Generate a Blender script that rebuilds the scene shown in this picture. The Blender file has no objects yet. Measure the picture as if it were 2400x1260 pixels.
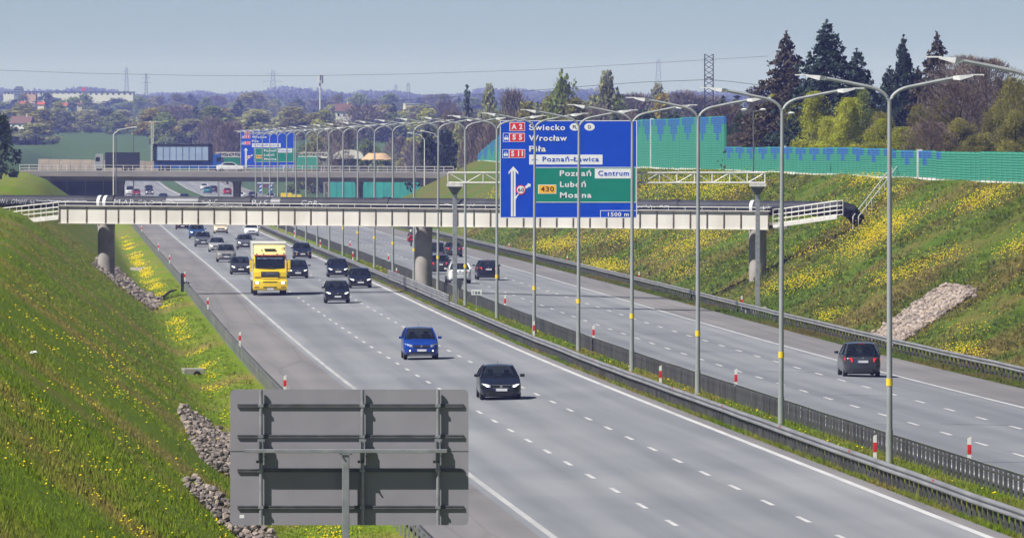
import bpy, bmesh, math, random
import numpy as np
from mathutils import Vector, Matrix, Euler
R = math.radians
random.seed(7); RNG = np.random.default_rng(7)
SC = bpy.context.scene
COL = SC.collection

# ------------------------------------------------------------------ camera, sky, sun, exposure
F_PX, HOR, CZ = 19480.0, 215.0, 10.0          # focal length in photo pixels, horizon row, camera height
cam_d = bpy.data.cameras.new('camera'); cam = bpy.data.objects.new('camera', cam_d); COL.objects.link(cam)
cam.location = (0, 0, CZ)
cam_d.sensor_width = 36.0
cam_d.lens = 36.0 * F_PX / 2400.0
cam.rotation_euler = (R(90) - math.atan((630 - HOR) / F_PX), 0, 0)
cam_d.clip_start = 1.0; cam_d.clip_end = 60000
SC.camera = cam

HAZE = 1.1e-4
SUN_EL, SUN_AZ = R(50), R(60)                  # elevation; azimuth left of straight behind the camera
world = bpy.data.worlds.new('World'); SC.world = world; world.use_nodes = True
nt = world.node_tree; nt.nodes.clear()
sky = nt.nodes.new('ShaderNodeTexSky'); sky.sky_type = 'NISHITA'; sky.sun_disc = False
sky.sun_elevation = SUN_EL; sky.sun_rotation = R(180) + SUN_AZ
sky.air_density = 0.35; sky.dust_density = 0.3; sky.ozone_density = 0.3; sky.altitude = 100
bg = nt.nodes.new('ShaderNodeBackground'); bg.inputs[1].default_value = 0.05
wo = nt.nodes.new('ShaderNodeOutputWorld')
nt.links.new(sky.outputs[0], bg.inputs[0]); nt.links.new(bg.outputs[0], wo.inputs[0])

sun_d = bpy.data.lights.new('sun', 'SUN'); sun_d.energy = 4.4; sun_d.angle = R(0.5); sun_d.color = (1.0, 0.962, 0.935)
sun = bpy.data.objects.new('sun', sun_d); COL.objects.link(sun)
to_sun = Vector((-math.sin(SUN_AZ) * math.cos(SUN_EL), -math.cos(SUN_AZ) * math.cos(SUN_EL), math.sin(SUN_EL)))
sun.rotation_euler = to_sun.to_track_quat('Z', 'Y').to_euler()
sun.location = (-60, -40, 90)

vs = SC.view_settings
vs.view_transform = 'Standard'; vs.look = 'None'; vs.gamma = 1.0; vs.use_curve_mapping = False
vs.exposure = 0.74
cy = SC.cycles
cy.use_denoising = True
try: cy.denoiser = 'OPENIMAGEDENOISE'
except Exception: pass
cy.max_bounces = 5; cy.diffuse_bounces = 2; cy.glossy_bounces = 3; cy.transmission_bounces = 2
cy.volume_bounces = 1; cy.transparent_max_bounces = 8; cy.caustics_reflective = False; cy.caustics_refractive = False
cy.sample_clamp_indirect = 4.0

# ------------------------------------------------------------------ alignment of the motorway (d = metres ahead, o = metres right of the lamp row)
_PD = [0,120,276.65,318.65,360.65,402.65,444.6,486.6,528.6,570.6,612.6,738.6,780.6,822.6,864.6,906.6,948.6,1032.6,1350,1700,2000,2300,2600,3000]
_PZ = [-9.6,-10.78,-12.35,-12.77,-13.17,-13.56,-13.89,-14.17,-14.43,-14.66,-14.87,-15.62,-15.88,-16.17,-16.46,-16.74,-17.02,-17.55,-19.5,-21.6,-23.3,-24.0,-24.0,-24.0]
_KD = np.arange(0, 3001, 5.0); _K = np.interp(_KD, _PD, _PZ)
for _ in range(40): _K[1:-1] = (_K[:-2] + 2 * _K[1:-1] + _K[2:]) / 4
_FD = [0,1300,1600,2500,4000,9000,14000]; _FZ = [-9,-13,-14.5,-16.5,-15,-10,-9]
def zc(d): return np.interp(d, _KD, _K) + CZ
def far_z(d): return np.interp(d, _FD, _FZ) + CZ
def axis(d): return 27.43 - 0.0537 * d
ROAD_A = math.atan(0.0537)
def road_z(d, o):
    d = np.asarray(d, float); o = np.asarray(o, float)
    return zc(d) - 0.018 * np.clip(-3 - o, 0, 15.5) - 0.022 * np.clip(o - 1.75, 0, 15.5)
def smst(a, b, x):
    t = np.clip((x - a) / (b - a), 0, 1); return t * t * (3 - 2 * t)
_LO = [0,17.6,19.0,20.6,21.4,22.3,30.6,33.0,35.5,60]; _LH = [0,0,-.12,-.62,-.5,.1,5.9,6.7,6.9,7.0]
_RO = [0,16.8,18.9,19.6,36,38,80]; _RH = [0,0,-.10,-.05,8.75,9.0,9.2]
def ground_z(d, o):
    d = np.asarray(d, float); o = np.asarray(o, float); d, o = np.broadcast_arrays(d, o)
    far = far_z(d); base = zc(d)
    rl = road_z(d, np.maximum(o, -17.6)) - .03
    zl = rl + np.interp(-o, _LO, _LH)
    k = np.where(o < -17.6, smst(1300, 1420, d), 0)
    zz = rl + (far - rl) * smst(22, 45, -o)
    zl = zl * (1 - k) + zz * k
    zl = zl + (far - zl) * smst(60, 200, -o)
    rr = road_z(d, np.minimum(o, 16.8)) - .03
    zr = rr + np.interp(o, _RO, _RH)
    k = np.where(o > 16.8, smst(1290, 1420, d), 0)
    zz = rr + (far - rr) * smst(45, 90, o)
    zr = zr * (1 - k) + zz * k
    zr = zr + (far - zr) * smst(80, 260, o)
    z = np.where(o < 0, zl, zr)
    return z + (far - z) * smst(2400, 2560, d)
def GP(d, o, h=0.0): return Vector((axis(d) + o, d, float(ground_z(d, o)) + h))
def RP(d, o, h=0.0): return Vector((axis(d) + o, d, float(road_z(d, o)) + h))
def AT(x, y, d): return Vector(((x - 1200) * d / F_PX, d, CZ - (y - HOR) * d / F_PX))   # photo column / row at a known distance

# ------------------------------------------------------------------ materials
M = {}
def nodes_of(m): return m.node_tree.nodes, m.node_tree.links
def mat(name, col, rough=.6, metal=0.0, col2=None, scale=3.0, var=None, bump=0.0, bscale=40.0, coat=0.0, spec=.5, emit=None, estr=0.0, stretch=None, detail=4.0, ramp=(.35,.65)):
    m = bpy.data.materials.new(name); m.use_nodes = True
    n, l = nodes_of(m); b = n['Principled BSDF']
    b.inputs['Roughness'].default_value = rough; b.inputs['Metallic'].default_value = metal
    b.inputs['Specular IOR Level'].default_value = spec
    if coat: b.inputs['Coat Weight'].default_value = coat; b.inputs['Coat Roughness'].default_value = .05
    if col2 is None: col2 = tuple(min(1, c * .8) for c in col)
    tc = n.new('ShaderNodeTexCoord'); src = tc.outputs['Object']
    if stretch:
        mp = n.new('ShaderNodeMapping'); mp.inputs['Scale'].default_value = stretch; l.new(src, mp.inputs[0]); src = mp.outputs[0]
    nz = n.new('ShaderNodeTexNoise'); nz.inputs['Scale'].default_value = scale; nz.inputs['Detail'].default_value = detail
    l.new(src, nz.inputs['Vector'])
    rp = n.new('ShaderNodeValToRGB'); rp.color_ramp.elements[0].position = ramp[0]; rp.color_ramp.elements[1].position = ramp[1]
    rp.color_ramp.elements[0].color = (*col2, 1); rp.color_ramp.elements[1].color = (*col, 1)
    l.new(nz.outputs[0], rp.inputs[0]); l.new(rp.outputs[0], b.inputs['Base Color'])
    if bump:
        n2 = n.new('ShaderNodeTexNoise'); n2.inputs['Scale'].default_value = bscale; n2.inputs['Detail'].default_value = 3
        l.new(src, n2.inputs['Vector'])
        bp = n.new('ShaderNodeBump'); bp.inputs['Strength'].default_value = bump; bp.inputs['Distance'].default_value = .05
        l.new(n2.outputs[0], bp.inputs['Height']); l.new(bp.outputs[0], b.inputs['Normal'])
    if emit:
        b.inputs['Emission Color'].default_value = (*emit, 1); b.inputs['Emission Strength'].default_value = estr
    M[name] = m
    return m

# ------------------------------------------------------------------ mesh helpers
class MB:
    def __init__(s): s.v = []; s.f = []
    def add(s, vs_, fs):
        k = len(s.v); s.v += [tuple(p) for p in vs_]; s.f += [tuple(i + k for i in f) for f in fs]; return s
    def box(s, c, d, rot=None):
        x, y, z = d[0] / 2, d[1] / 2, d[2] / 2
        p = [(-x,-y,-z),(x,-y,-z),(x,y,-z),(-x,y,-z),(-x,-y,z),(x,-y,z),(x,y,z),(-x,y,z)]
        if rot is not None: p = [rot @ Vector(q) for q in p]
        p = [(q[0] + c[0], q[1] + c[1], q[2] + c[2]) for q in p]
        return s.add(p, [(0,3,2,1),(4,5,6,7),(0,1,5,4),(1,2,6,5),(2,3,7,6),(3,0,4,7)])
    def span(s, x0, x1, y0, y1, z0, z1): return s.box(((x0+x1)/2,(y0+y1)/2,(z0+z1)/2), (x1-x0,y1-y0,z1-z0))
    def tube(s, pts, r, n=8, cap=True):
        pts = [Vector(p) for p in pts]; m = len(pts)
        rs = r if isinstance(r, (list, tuple)) else [r] * m
        rings = []
        for i, p in enumerate(pts):
            t = (pts[min(i+1,m-1)] - pts[max(i-1,0)]).normalized()
            up = Vector((0,0,1)) if abs(t.z) < .95 else Vector((0,1,0))
            a = t.cross(up).normalized(); b = a.cross(t).normalized()
            rings.append([p + (a * math.cos(2*math.pi*k/n) + b * math.sin(2*math.pi*k/n)) * rs[i] for k in range(n)])
        vs_ = [q for rg in rings for q in rg]; fs = []
        for i in range(m - 1):
            for k in range(n):
                fs.append((i*n+k, i*n+(k+1)%n, (i+1)*n+(k+1)%n, (i+1)*n+k))
        if cap: fs += [tuple(range(n-1,-1,-1)), tuple((m-1)*n+k for k in range(n))]
        return s.add(vs_, fs)
    def bar(s, a, b, w, h=None):
        a, b = Vector(a), Vector(b); t = b - a; L = t.length
        q = t.to_track_quat('Y', 'Z').to_matrix()
        return s.box((a + b) / 2, (w, L, h or w), q)
    def prism(s, poly, y0, y1):            # polygon in XZ extruded along Y
        n = len(poly)
        vs_ = [(x, y0, z) for x, z in poly] + [(x, y1, z) for x, z in poly]
        return s.add(vs_, [tuple(range(n)), tuple(range(2*n-1,n-1,-1))] + [(i, n+i, n+(i+1)%n, (i+1)%n) for i in range(n)])
    def prism_z(s, poly, z0, z1):
        n = len(poly)
        vs_ = [(x, y, z0) for x, y in poly] + [(x, y, z1) for x, y in poly]
        return s.add(vs_, [tuple(range(n-1,-1,-1)), tuple(range(n,2*n))] + [(i, (i+1)%n, n+(i+1)%n, n+i) for i in range(n)])
    def prism_x(s, poly, x0, x1):          # polygon in YZ extruded along X
        n = len(poly)
        vs_ = [(x0, y, z) for y, z in poly] + [(x1, y, z) for y, z in poly]
        return s.add(vs_, [tuple(range(n-1,-1,-1)), tuple(range(n,2*n))] + [(i, (i+1)%n, n+(i+1)%n, n+i) for i in range(n)])
    def lathe(s, prof, c=(0,0,0), n=16, ax='z'):
        vs_ = []; m = len(prof)
        for r, h in prof:
            for k in range(n):
                a = 2*math.pi*k/n; p = (r*math.cos(a), r*math.sin(a), h)
                if ax == 'x': p = (h, r*math.cos(a), r*math.sin(a))
                if ax == 'y': p = (r*math.cos(a), h, r*math.sin(a))
                vs_.append((p[0]+c[0], p[1]+c[1], p[2]+c[2]))
        fs = [(i*n+k, i*n+(k+1)%n, (i+1)*n+(k+1)%n, (i+1)*n+k) for i in range(m-1) for k in range(n)]
        fs += [tuple(range(n-1,-1,-1)), tuple((m-1)*n+k for k in range(n))]
        return s.add(vs_, fs)
    def grid(s, P):                         # P: rows of points
        a, b = len(P), len(P[0])
        return s.add([q for r_ in P for q in r_], [(i*b+j, i*b+j+1, (i+1)*b+j+1, (i+1)*b+j) for i in range(a-1) for j in range(b-1)])
    def mesh(s, name, m, smooth=False, bev=0.0):
        me = bpy.data.meshes.new(name); me.from_pydata(s.v, [], s.f)
        bm = bmesh.new(); bm.from_mesh(me)
        if bev: bmesh.ops.bevel(bm, geom=list(bm.edges), offset=bev, segments=2, affect='EDGES', profile=.6)
        bmesh.ops.recalc_face_normals(bm, faces=bm.faces)
        bm.to_mesh(me); bm.free()
        if m: me.materials.append(M[m] if isinstance(m, str) else m)
        if smooth:
            me.polygons.foreach_set('use_smooth', [True] * len(me.polygons))
            try: me.set_sharp_from_angle(angle=R(40))
            except Exception: pass
        return me
    def obj(s, name, m, parent=None, smooth=False, bev=0.0, loc=None):
        return link(name, s.mesh(name, m, smooth, bev), parent, loc)
def link(name, me, parent=None, loc=None, rz=0.0):
    o = bpy.data.objects.new(name, me); COL.objects.link(o)
    if parent is not None: o.parent = parent
    if loc is not None: o.location = loc
    if rz: o.rotation_euler[2] = rz
    return o
def tag(o, label=None, cat=None, group=None, kind=None):
    if label: o['label'] = label
    if cat: o['category'] = cat
    if group: o['group'] = group
    if kind: o['kind'] = kind
    return o
def thing(name, label, cat, loc=(0,0,0), rz=0.0, group=None):
    o = link(name, None, None, loc, rz); o.empty_display_size = .2
    return tag(o, label, cat, group)
def dup(root, parent=None):
    c = root.copy(); COL.objects.link(c); c.parent = parent
    if parent is not None: c.matrix_parent_inverse = root.matrix_parent_inverse
    for ch in root.children: dup(ch, c)
    return c
ORD = ['first','second','third','fourth','fifth','sixth','seventh','eighth','ninth','tenth','eleventh','twelfth','thirteenth','fourteenth','fifteenth','sixteenth','seventeenth','eighteenth','nineteenth','twentieth']
TENS = ['', '', 'twenty', 'thirty', 'forty', 'fifty', 'sixty']
def ordw(i):
    if i < 20: return ORD[i]
    t, u = divmod(i + 1, 10)
    return (TENS[t] + 'th').replace('yth', 'ieth') if u == 0 else TENS[t] + '-' + ORD[u - 1]
def np_mesh(name, V, Fc, m, attr=None, smooth=False):
    me = bpy.data.meshes.new(name); V = np.asarray(V, np.float32); Fc = np.asarray(Fc, np.int32); k = Fc.shape[1]
    me.vertices.add(len(V)); me.vertices.foreach_set('co', V.ravel())
    me.loops.add(Fc.size); me.loops.foreach_set('vertex_index', Fc.ravel())
    me.polygons.add(len(Fc)); me.polygons.foreach_set('loop_start', np.arange(0, Fc.size, k, dtype=np.int32))
    if attr is not None:
        a = me.attributes.new('rnd', 'FLOAT', 'POINT'); a.data.foreach_set('value', np.asarray(attr, np.float32))
    if smooth: me.polygons.foreach_set('use_smooth', np.ones(len(Fc), bool))
    me.update(calc_edges=True); me.validate()
    if m: me.materials.append(M[m])
    return me
TEXTS = []
def text(body, parent, x, z, h, width=None, m='sign_white', y=-.012, bold=.007, rx=90, name='lettering', loc=None, rot=None, sp=1.14):
    c = bpy.data.curves.new(name, 'FONT'); c.body = body; c.size = h / .729; c.extrude = .004; c.offset = bold * h / .4
    c.space_character = sp; c.resolution_u = 3
    c.materials.append(M[m])
    o = bpy.data.objects.new(name, c); COL.objects.link(o); o.parent = parent
    o.location = loc if loc is not None else (x, y, z); o.rotation_euler = rot if rot is not None else (R(rx), 0, 0)
    if width: o['w'] = width
    return o
# ------------------------------------------------------------------ material list
def surface_mats():
    mat('white_metal', (.62,.62,.60), .45, .0, (.5,.5,.49), 6)
    mat('galv', (.42,.43,.44), .42, .55, (.30,.31,.32), 5, bump=.02, bscale=90)
    mat('galv_dark', (.17,.175,.18), .55, .4, (.11,.115,.12), 4)
    mat('rail_steel', (.33,.33,.335), .5, .45, (.24,.24,.245), 1.4, stretch=(1,.25,1))
    mat('post_steel', (.13,.13,.135), .6, .3, (.085,.085,.09), 3)
    mat('pole_paint', (.36,.38,.375), .5, .25, (.28,.30,.295), 2.5, stretch=(1,1,.3))
    mat('lamp_white', (.78,.78,.76), .35, 0, (.70,.70,.68), 5)
    mat('tag_yellow', (.85,.62,.02), .5, 0, (.7,.5,.02), 8)
    mat('black', (.012,.012,.013), .6, 0, (.008,.008,.009), 5)
    mat('rubber', (.018,.018,.019), .85, 0, (.012,.012,.012), 12)
    mat('sign_blue', (.0,.062,.52), .62, 0, (.0,.055,.48), 1.2, spec=.2)
    mat('sign_green', (.004,.22,.15), .62, 0, (.004,.2,.135), 1.2, spec=.2)
    mat('sign_red', (.72,.015,.03), .62, 0, (.62,.012,.025), 2)
    mat('sign_white', (.80,.81,.82), .62, 0, (.74,.75,.76), 2)
    mat('sign_yellow', (.92,.50,.01), .62, 0, (.85,.45,.01), 2)
    mat('sign_ink', (.006,.012,.06), .5, 0, (.006,.01,.05), 2)
    mat('sign_brown', (.10,.03,.005), .5)
    mat('sign_back', (.305,.295,.318), .5, .1, (.27,.26,.282), 2.2, detail=8, ramp=(.3,.7), bump=.015, bscale=6)
    mat('post_red', (.72,.03,.02), .45, 0, (.6,.025,.02), 9)
    mat('post_white', (.80,.80,.78), .45, 0, (.66,.66,.63), 7)
    mat('girder', (.63,.605,.555), .6, 0, (.52,.495,.445), .55, detail=8, bump=.03, bscale=4, stretch=(1,1,.5))
    mat('girder_rib', (.16,.125,.085), .8, 0, (.07,.055,.04), 4)
    mat('girder_flange', (.22,.20,.17), .75, .0, (.13,.12,.10), 1.5)
    mat('bridge_rail', (.70,.69,.66), .5, 0, (.55,.53,.5), 4)
    mat('pipe', (.040,.043,.055), .62, .0, (.022,.024,.033), .9, detail=8, spec=.25)
    mat('pipe_patch', (.105,.108,.12), .5, .2, (.075,.078,.09), 2)
    mat('pipe_cap', (.014,.014,.016), .6)
    mat('paint_white', (.66,.67,.70), .7, 0, (.42,.43,.46), 3)
    mat('concrete', (.36,.33,.31), .85, 0, (.25,.23,.215), .9, detail=8, bump=.15, bscale=9)
    mat('concrete_far', (.27,.25,.235), .85, 0, (.21,.195,.185), .25, detail=8, stretch=(1,1,3))
    mat('beige_wall', (.50,.42,.34), .85, 0, (.40,.33,.27), .4)
    mat('teal_wall', (.012,.20,.17), .7, 0, (.01,.15,.14), .4)
    mat('barrier_green', (.055,.33,.225), .65, 0, (.036,.255,.17), .16, detail=8, bump=.1, bscale=2.5)
    mat('barrier_blue', (.035,.15,.44), .6, 0, (.025,.12,.37), .3, detail=8)
    mat('grey_wall', (.16,.20,.25), .8, 0, (.12,.15,.19), .4)
    mat('stone_a', (.38,.31,.255), .9, 0, (.22,.18,.15), 6, bump=.3, bscale=20)
    mat('stone_b', (.24,.205,.18), .95, 0, (.13,.11,.095), 6, bump=.3, bscale=20)
    mat('stone_c', (.45,.375,.32), .9, 0, (.30,.25,.21), 6, bump=.3, bscale=20)
    mat('line_white', (.50,.50,.495), .75, 0, (.36,.36,.36), .7, detail=8, ramp=(.25,.55), stretch=(1,.3,1))
    mat('line_worn', (.40,.40,.395), .8, 0, (.28,.28,.28), .5, detail=8, ramp=(.25,.6), stretch=(1,.3,1))
    mat('bark', (.065,.05,.04), .9, 0, (.035,.028,.022), 4)
    mat('bark_pale', (.30,.29,.26), .9, 0, (.16,.15,.13), 2)
    mat('house_white', (.75,.74,.70), .8); mat('house_cream', (.62,.55,.42), .8); mat('roof_red', (.38,.075,.05), .8)
    mat('roof_brown', (.13,.07,.06), .8); mat('roof_dark', (.05,.05,.06), .7); mat('house_orange', (.60,.36,.17), .8)
    mat('dark_glass', (.012,.017,.022), .06, 0, (.010,.014,.018), 1.5, spec=.6)
    mat('plate', (.72,.73,.75), .5, 0, (.62,.63,.66), 6); mat('plate_blue', (.01,.05,.4), .5)
    mat('chrome', (.62,.63,.65), .18, 1.0, (.55,.56,.58), 3)
    mat('rim', (.38,.39,.40), .3, .8, (.26,.27,.28), 6)
    mat('plastic', (.022,.022,.024), .55, 0, (.016,.016,.018), 6)
    mat('lamp_lens', (.62,.66,.72), .12, .3, (.40,.44,.50), 9)
    mat('lamp_on', (.9,.9,.88), .2, emit=(1,.97,.9), estr=2.2)
    mat('lamp_orange', (.8,.3,.03), .25, emit=(1,.45,.08), estr=1.2)
    mat('tail_red', (.42,.008,.012), .22, 0, (.30,.006,.01), 9, coat=.6)
    mat('tail_on', (.6,.01,.015), .25, emit=(1,.03,.03), estr=.5)
    for nme, c, me_ in [('car_black',(.011,.014,.024),.2),('car_navy',(.010,.014,.030),.3),('car_blue',(.006,.050,.33),.35),('car_darkgrey',(.050,.055,.066),.5),('car_grey',(.13,.14,.16),.6),
                   ('car_silver',(.42,.43,.45),.7),('car_white',(.74,.75,.77),.0),('car_cream',(.70,.60,.42),.0),('car_red',(.38,.02,.025),.2),('car_midblue',(.035,.09,.24),.4),('car_teal',(.02,.22,.28),.3),('car_burgundy',(.06,.01,.016),.3),('car_graphite',(.055,.060,.068),.5),('car_bronze',(.30,.29,.28),.6)]:
        mat(nme, c, .2, me_ * .35, tuple(v * .85 for v in c), 1.5, coat=.5, spec=.3)
    mat('truck_yellow', (.90,.64,.02), .4, 0, (.84,.57,.015), 1.5, coat=.4)
    mat('truck_yellow_pale', (.92,.78,.32), .4, 0, (.88,.72,.24), 1.5, coat=.3)
    mat('visor', (.33,.06,.05), .4, 0, (.26,.045,.04), 3)
    mat('trailer_white', (.66,.67,.63), .55, 0, (.58,.59,.55), .8)
    mat('trailer_stripe', (.36,.39,.36), .55, 0, (.30,.33,.30), .8)
    mat('tarp_dark', (.012,.018,.035), .6, 0, (.008,.012,.025), .6)
    mat('tarp_blue', (.33,.42,.56), .6, 0, (.26,.34,.47), .5)
    mat('truck_blue', (.01,.09,.38), .4, 0, (.01,.075,.33), 1)
    mat('container_green', (.01,.24,.15), .6, 0, (.008,.19,.12), .6)
    mat('tent_white', (.72,.69,.62), .7, 0, (.58,.54,.47), .3)
    mat('sand', (.50,.34,.20), .95, 0, (.40,.26,.15), .2)
    mat('litter', (.80,.80,.80), .6)
    mat('skin', (.42,.26,.19), .6); mat('leather', (.02,.02,.023), .5)
    mat('dirt', (.20,.145,.10), .95, 0, (.11,.08,.055), 2, bump=.2)
    mat('flower', (.80,.64,.02), .75, 0, (.66,.50,.012), 8, spec=.1)
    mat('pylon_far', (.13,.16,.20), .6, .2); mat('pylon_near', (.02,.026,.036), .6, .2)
    mat('wire', (.05,.06,.07), .6, .3)
surface_mats()

def asphalt(name, c1, c2, tint):
    m = bpy.data.materials.new(name); m.use_nodes = True; n, l = nodes_of(m); b = n['Principled BSDF']
    b.inputs['Roughness'].default_value = .82; b.inputs['Specular IOR Level'].default_value = .35
    geo = n.new('ShaderNodeNewGeometry')
    rot = n.new('ShaderNodeVectorRotate'); rot.rotation_type = 'Z_AXIS'; rot.inputs['Angle'].default_value = -ROAD_A
    l.new(geo.outputs['Position'], rot.inputs['Vector'])
    def nz(sx, sy, sc, det=5):
        mp = n.new('ShaderNodeMapping'); mp.inputs['Scale'].default_value = (sx, sy, 1); l.new(rot.outputs[0], mp.inputs[0])
        t = n.new('ShaderNodeTexNoise'); t.inputs['Scale'].default_value = sc; t.inputs['Detail'].default_value = det; l.new(mp.outputs[0], t.inputs['Vector'])
        return t.outputs[0]
    sx_ = n.new('ShaderNodeSeparateXYZ'); l.new(rot.outputs[0], sx_.inputs[0])
    tr_ = n.new('ShaderNodeMath'); tr_.operation = 'MULTIPLY_ADD'; tr_.inputs[1].default_value = 2 * math.pi / 1.875; tr_.inputs[2].default_value = .9; l.new(sx_.outputs[0], tr_.inputs[0])
    sn_ = n.new('ShaderNodeMath'); sn_.operation = 'SINE'; l.new(tr_.outputs[0], sn_.inputs[0])
    a0 = nz(1, .012, .75, 3)           # wheel-track streaks running along the lanes
    ad = n.new('ShaderNodeMath'); ad.operation = 'MULTIPLY_ADD'; ad.inputs[1].default_value = .07; l.new(sn_.outputs[0], ad.inputs[0]); l.new(a0, ad.inputs[2]); a = ad.outputs[0]
    c = nz(1, 1, .045, 5)              # broad resurfacing patches
    g = nz(1, .6, 14, 2)               # grain
    r1 = n.new('ShaderNodeValToRGB'); r1.color_ramp.elements[0].position = .34; r1.color_ramp.elements[1].position = .66
    r1.color_ramp.elements[0].color = (*c2, 1); r1.color_ramp.elements[1].color = (*c1, 1); l.new(a, r1.inputs[0])
    mx = n.new('ShaderNodeMix'); mx.data_type = 'RGBA'; mx.blend_type = 'MULTIPLY'
    mx.inputs[0].default_value = 1; l.new(r1.outputs[0], mx.inputs[6])
    r2 = n.new('ShaderNodeValToRGB'); r2.color_ramp.elements[0].position = .35; r2.color_ramp.elements[1].position = .7
    r2.color_ramp.elements[0].color = (.82, .82, .84, 1); r2.color_ramp.elements[1].color = (1.06, 1.05, 1.02, 1); l.new(c, r2.inputs[0]); l.new(r2.outputs[0], mx.inputs[7])
    m2 = n.new('ShaderNodeMix'); m2.data_type = 'RGBA'; m2.blend_type = 'MULTIPLY'; m2.inputs[0].default_value = 1
    r3 = n.new('ShaderNodeValToRGB'); r3.color_ramp.elements[0].color = (.86, .86, .86, 1); r3.color_ramp.elements[1].color = (1.12, 1.12, 1.12, 1); l.new(g, r3.inputs[0])
    l.new(mx.outputs[2], m2.inputs[6]); l.new(r3.outputs[0], m2.inputs[7])
    src = m2.outputs[2]
    if tint:                           # wandering dark crack sealing on the hard shoulders
        mp = n.new('ShaderNodeMapping'); mp.inputs['Scale'].default_value = (.55, .010, 1); l.new(rot.outputs[0], mp.inputs[0])
        w = n.new('ShaderNodeTexVoronoi'); w.feature = 'DISTANCE_TO_EDGE'; w.inputs['Scale'].default_value = .9; l.new(mp.outputs[0], w.inputs['Vector'])
        r4 = n.new('ShaderNodeValToRGB'); r4.color_ramp.elements[0].position = .0; r4.color_ramp.elements[1].position = .035
        r4.color_ramp.elements[0].color = (.66,.65,.65,1); r4.color_ramp.elements[1].color = (1,1,1,1); l.new(w.outputs['Distance'], r4.inputs[0])
        m3 = n.new('ShaderNodeMix'); m3.data_type = 'RGBA'; m3.blend_type = 'MULTIPLY'; m3.inputs[0].default_value = .45
        l.new(src, m3.inputs[6]); l.new(r4.outputs[0], m3.inputs[7]); src = m3.outputs[2]
    l.new(src, b.inputs['Base Color'])
    bp = n.new('ShaderNodeBump'); bp.inputs['Strength'].default_value = .12; bp.inputs['Distance'].default_value = .02; l.new(g, bp.inputs['Height']); l.new(bp.outputs[0], b.inputs['Normal'])
    M[name] = m
asphalt('asphalt', (.236,.247,.262), (.176,.186,.202), False)
asphalt('asphalt_shoulder', (.208,.200,.200), (.170,.164,.166), True)

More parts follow.
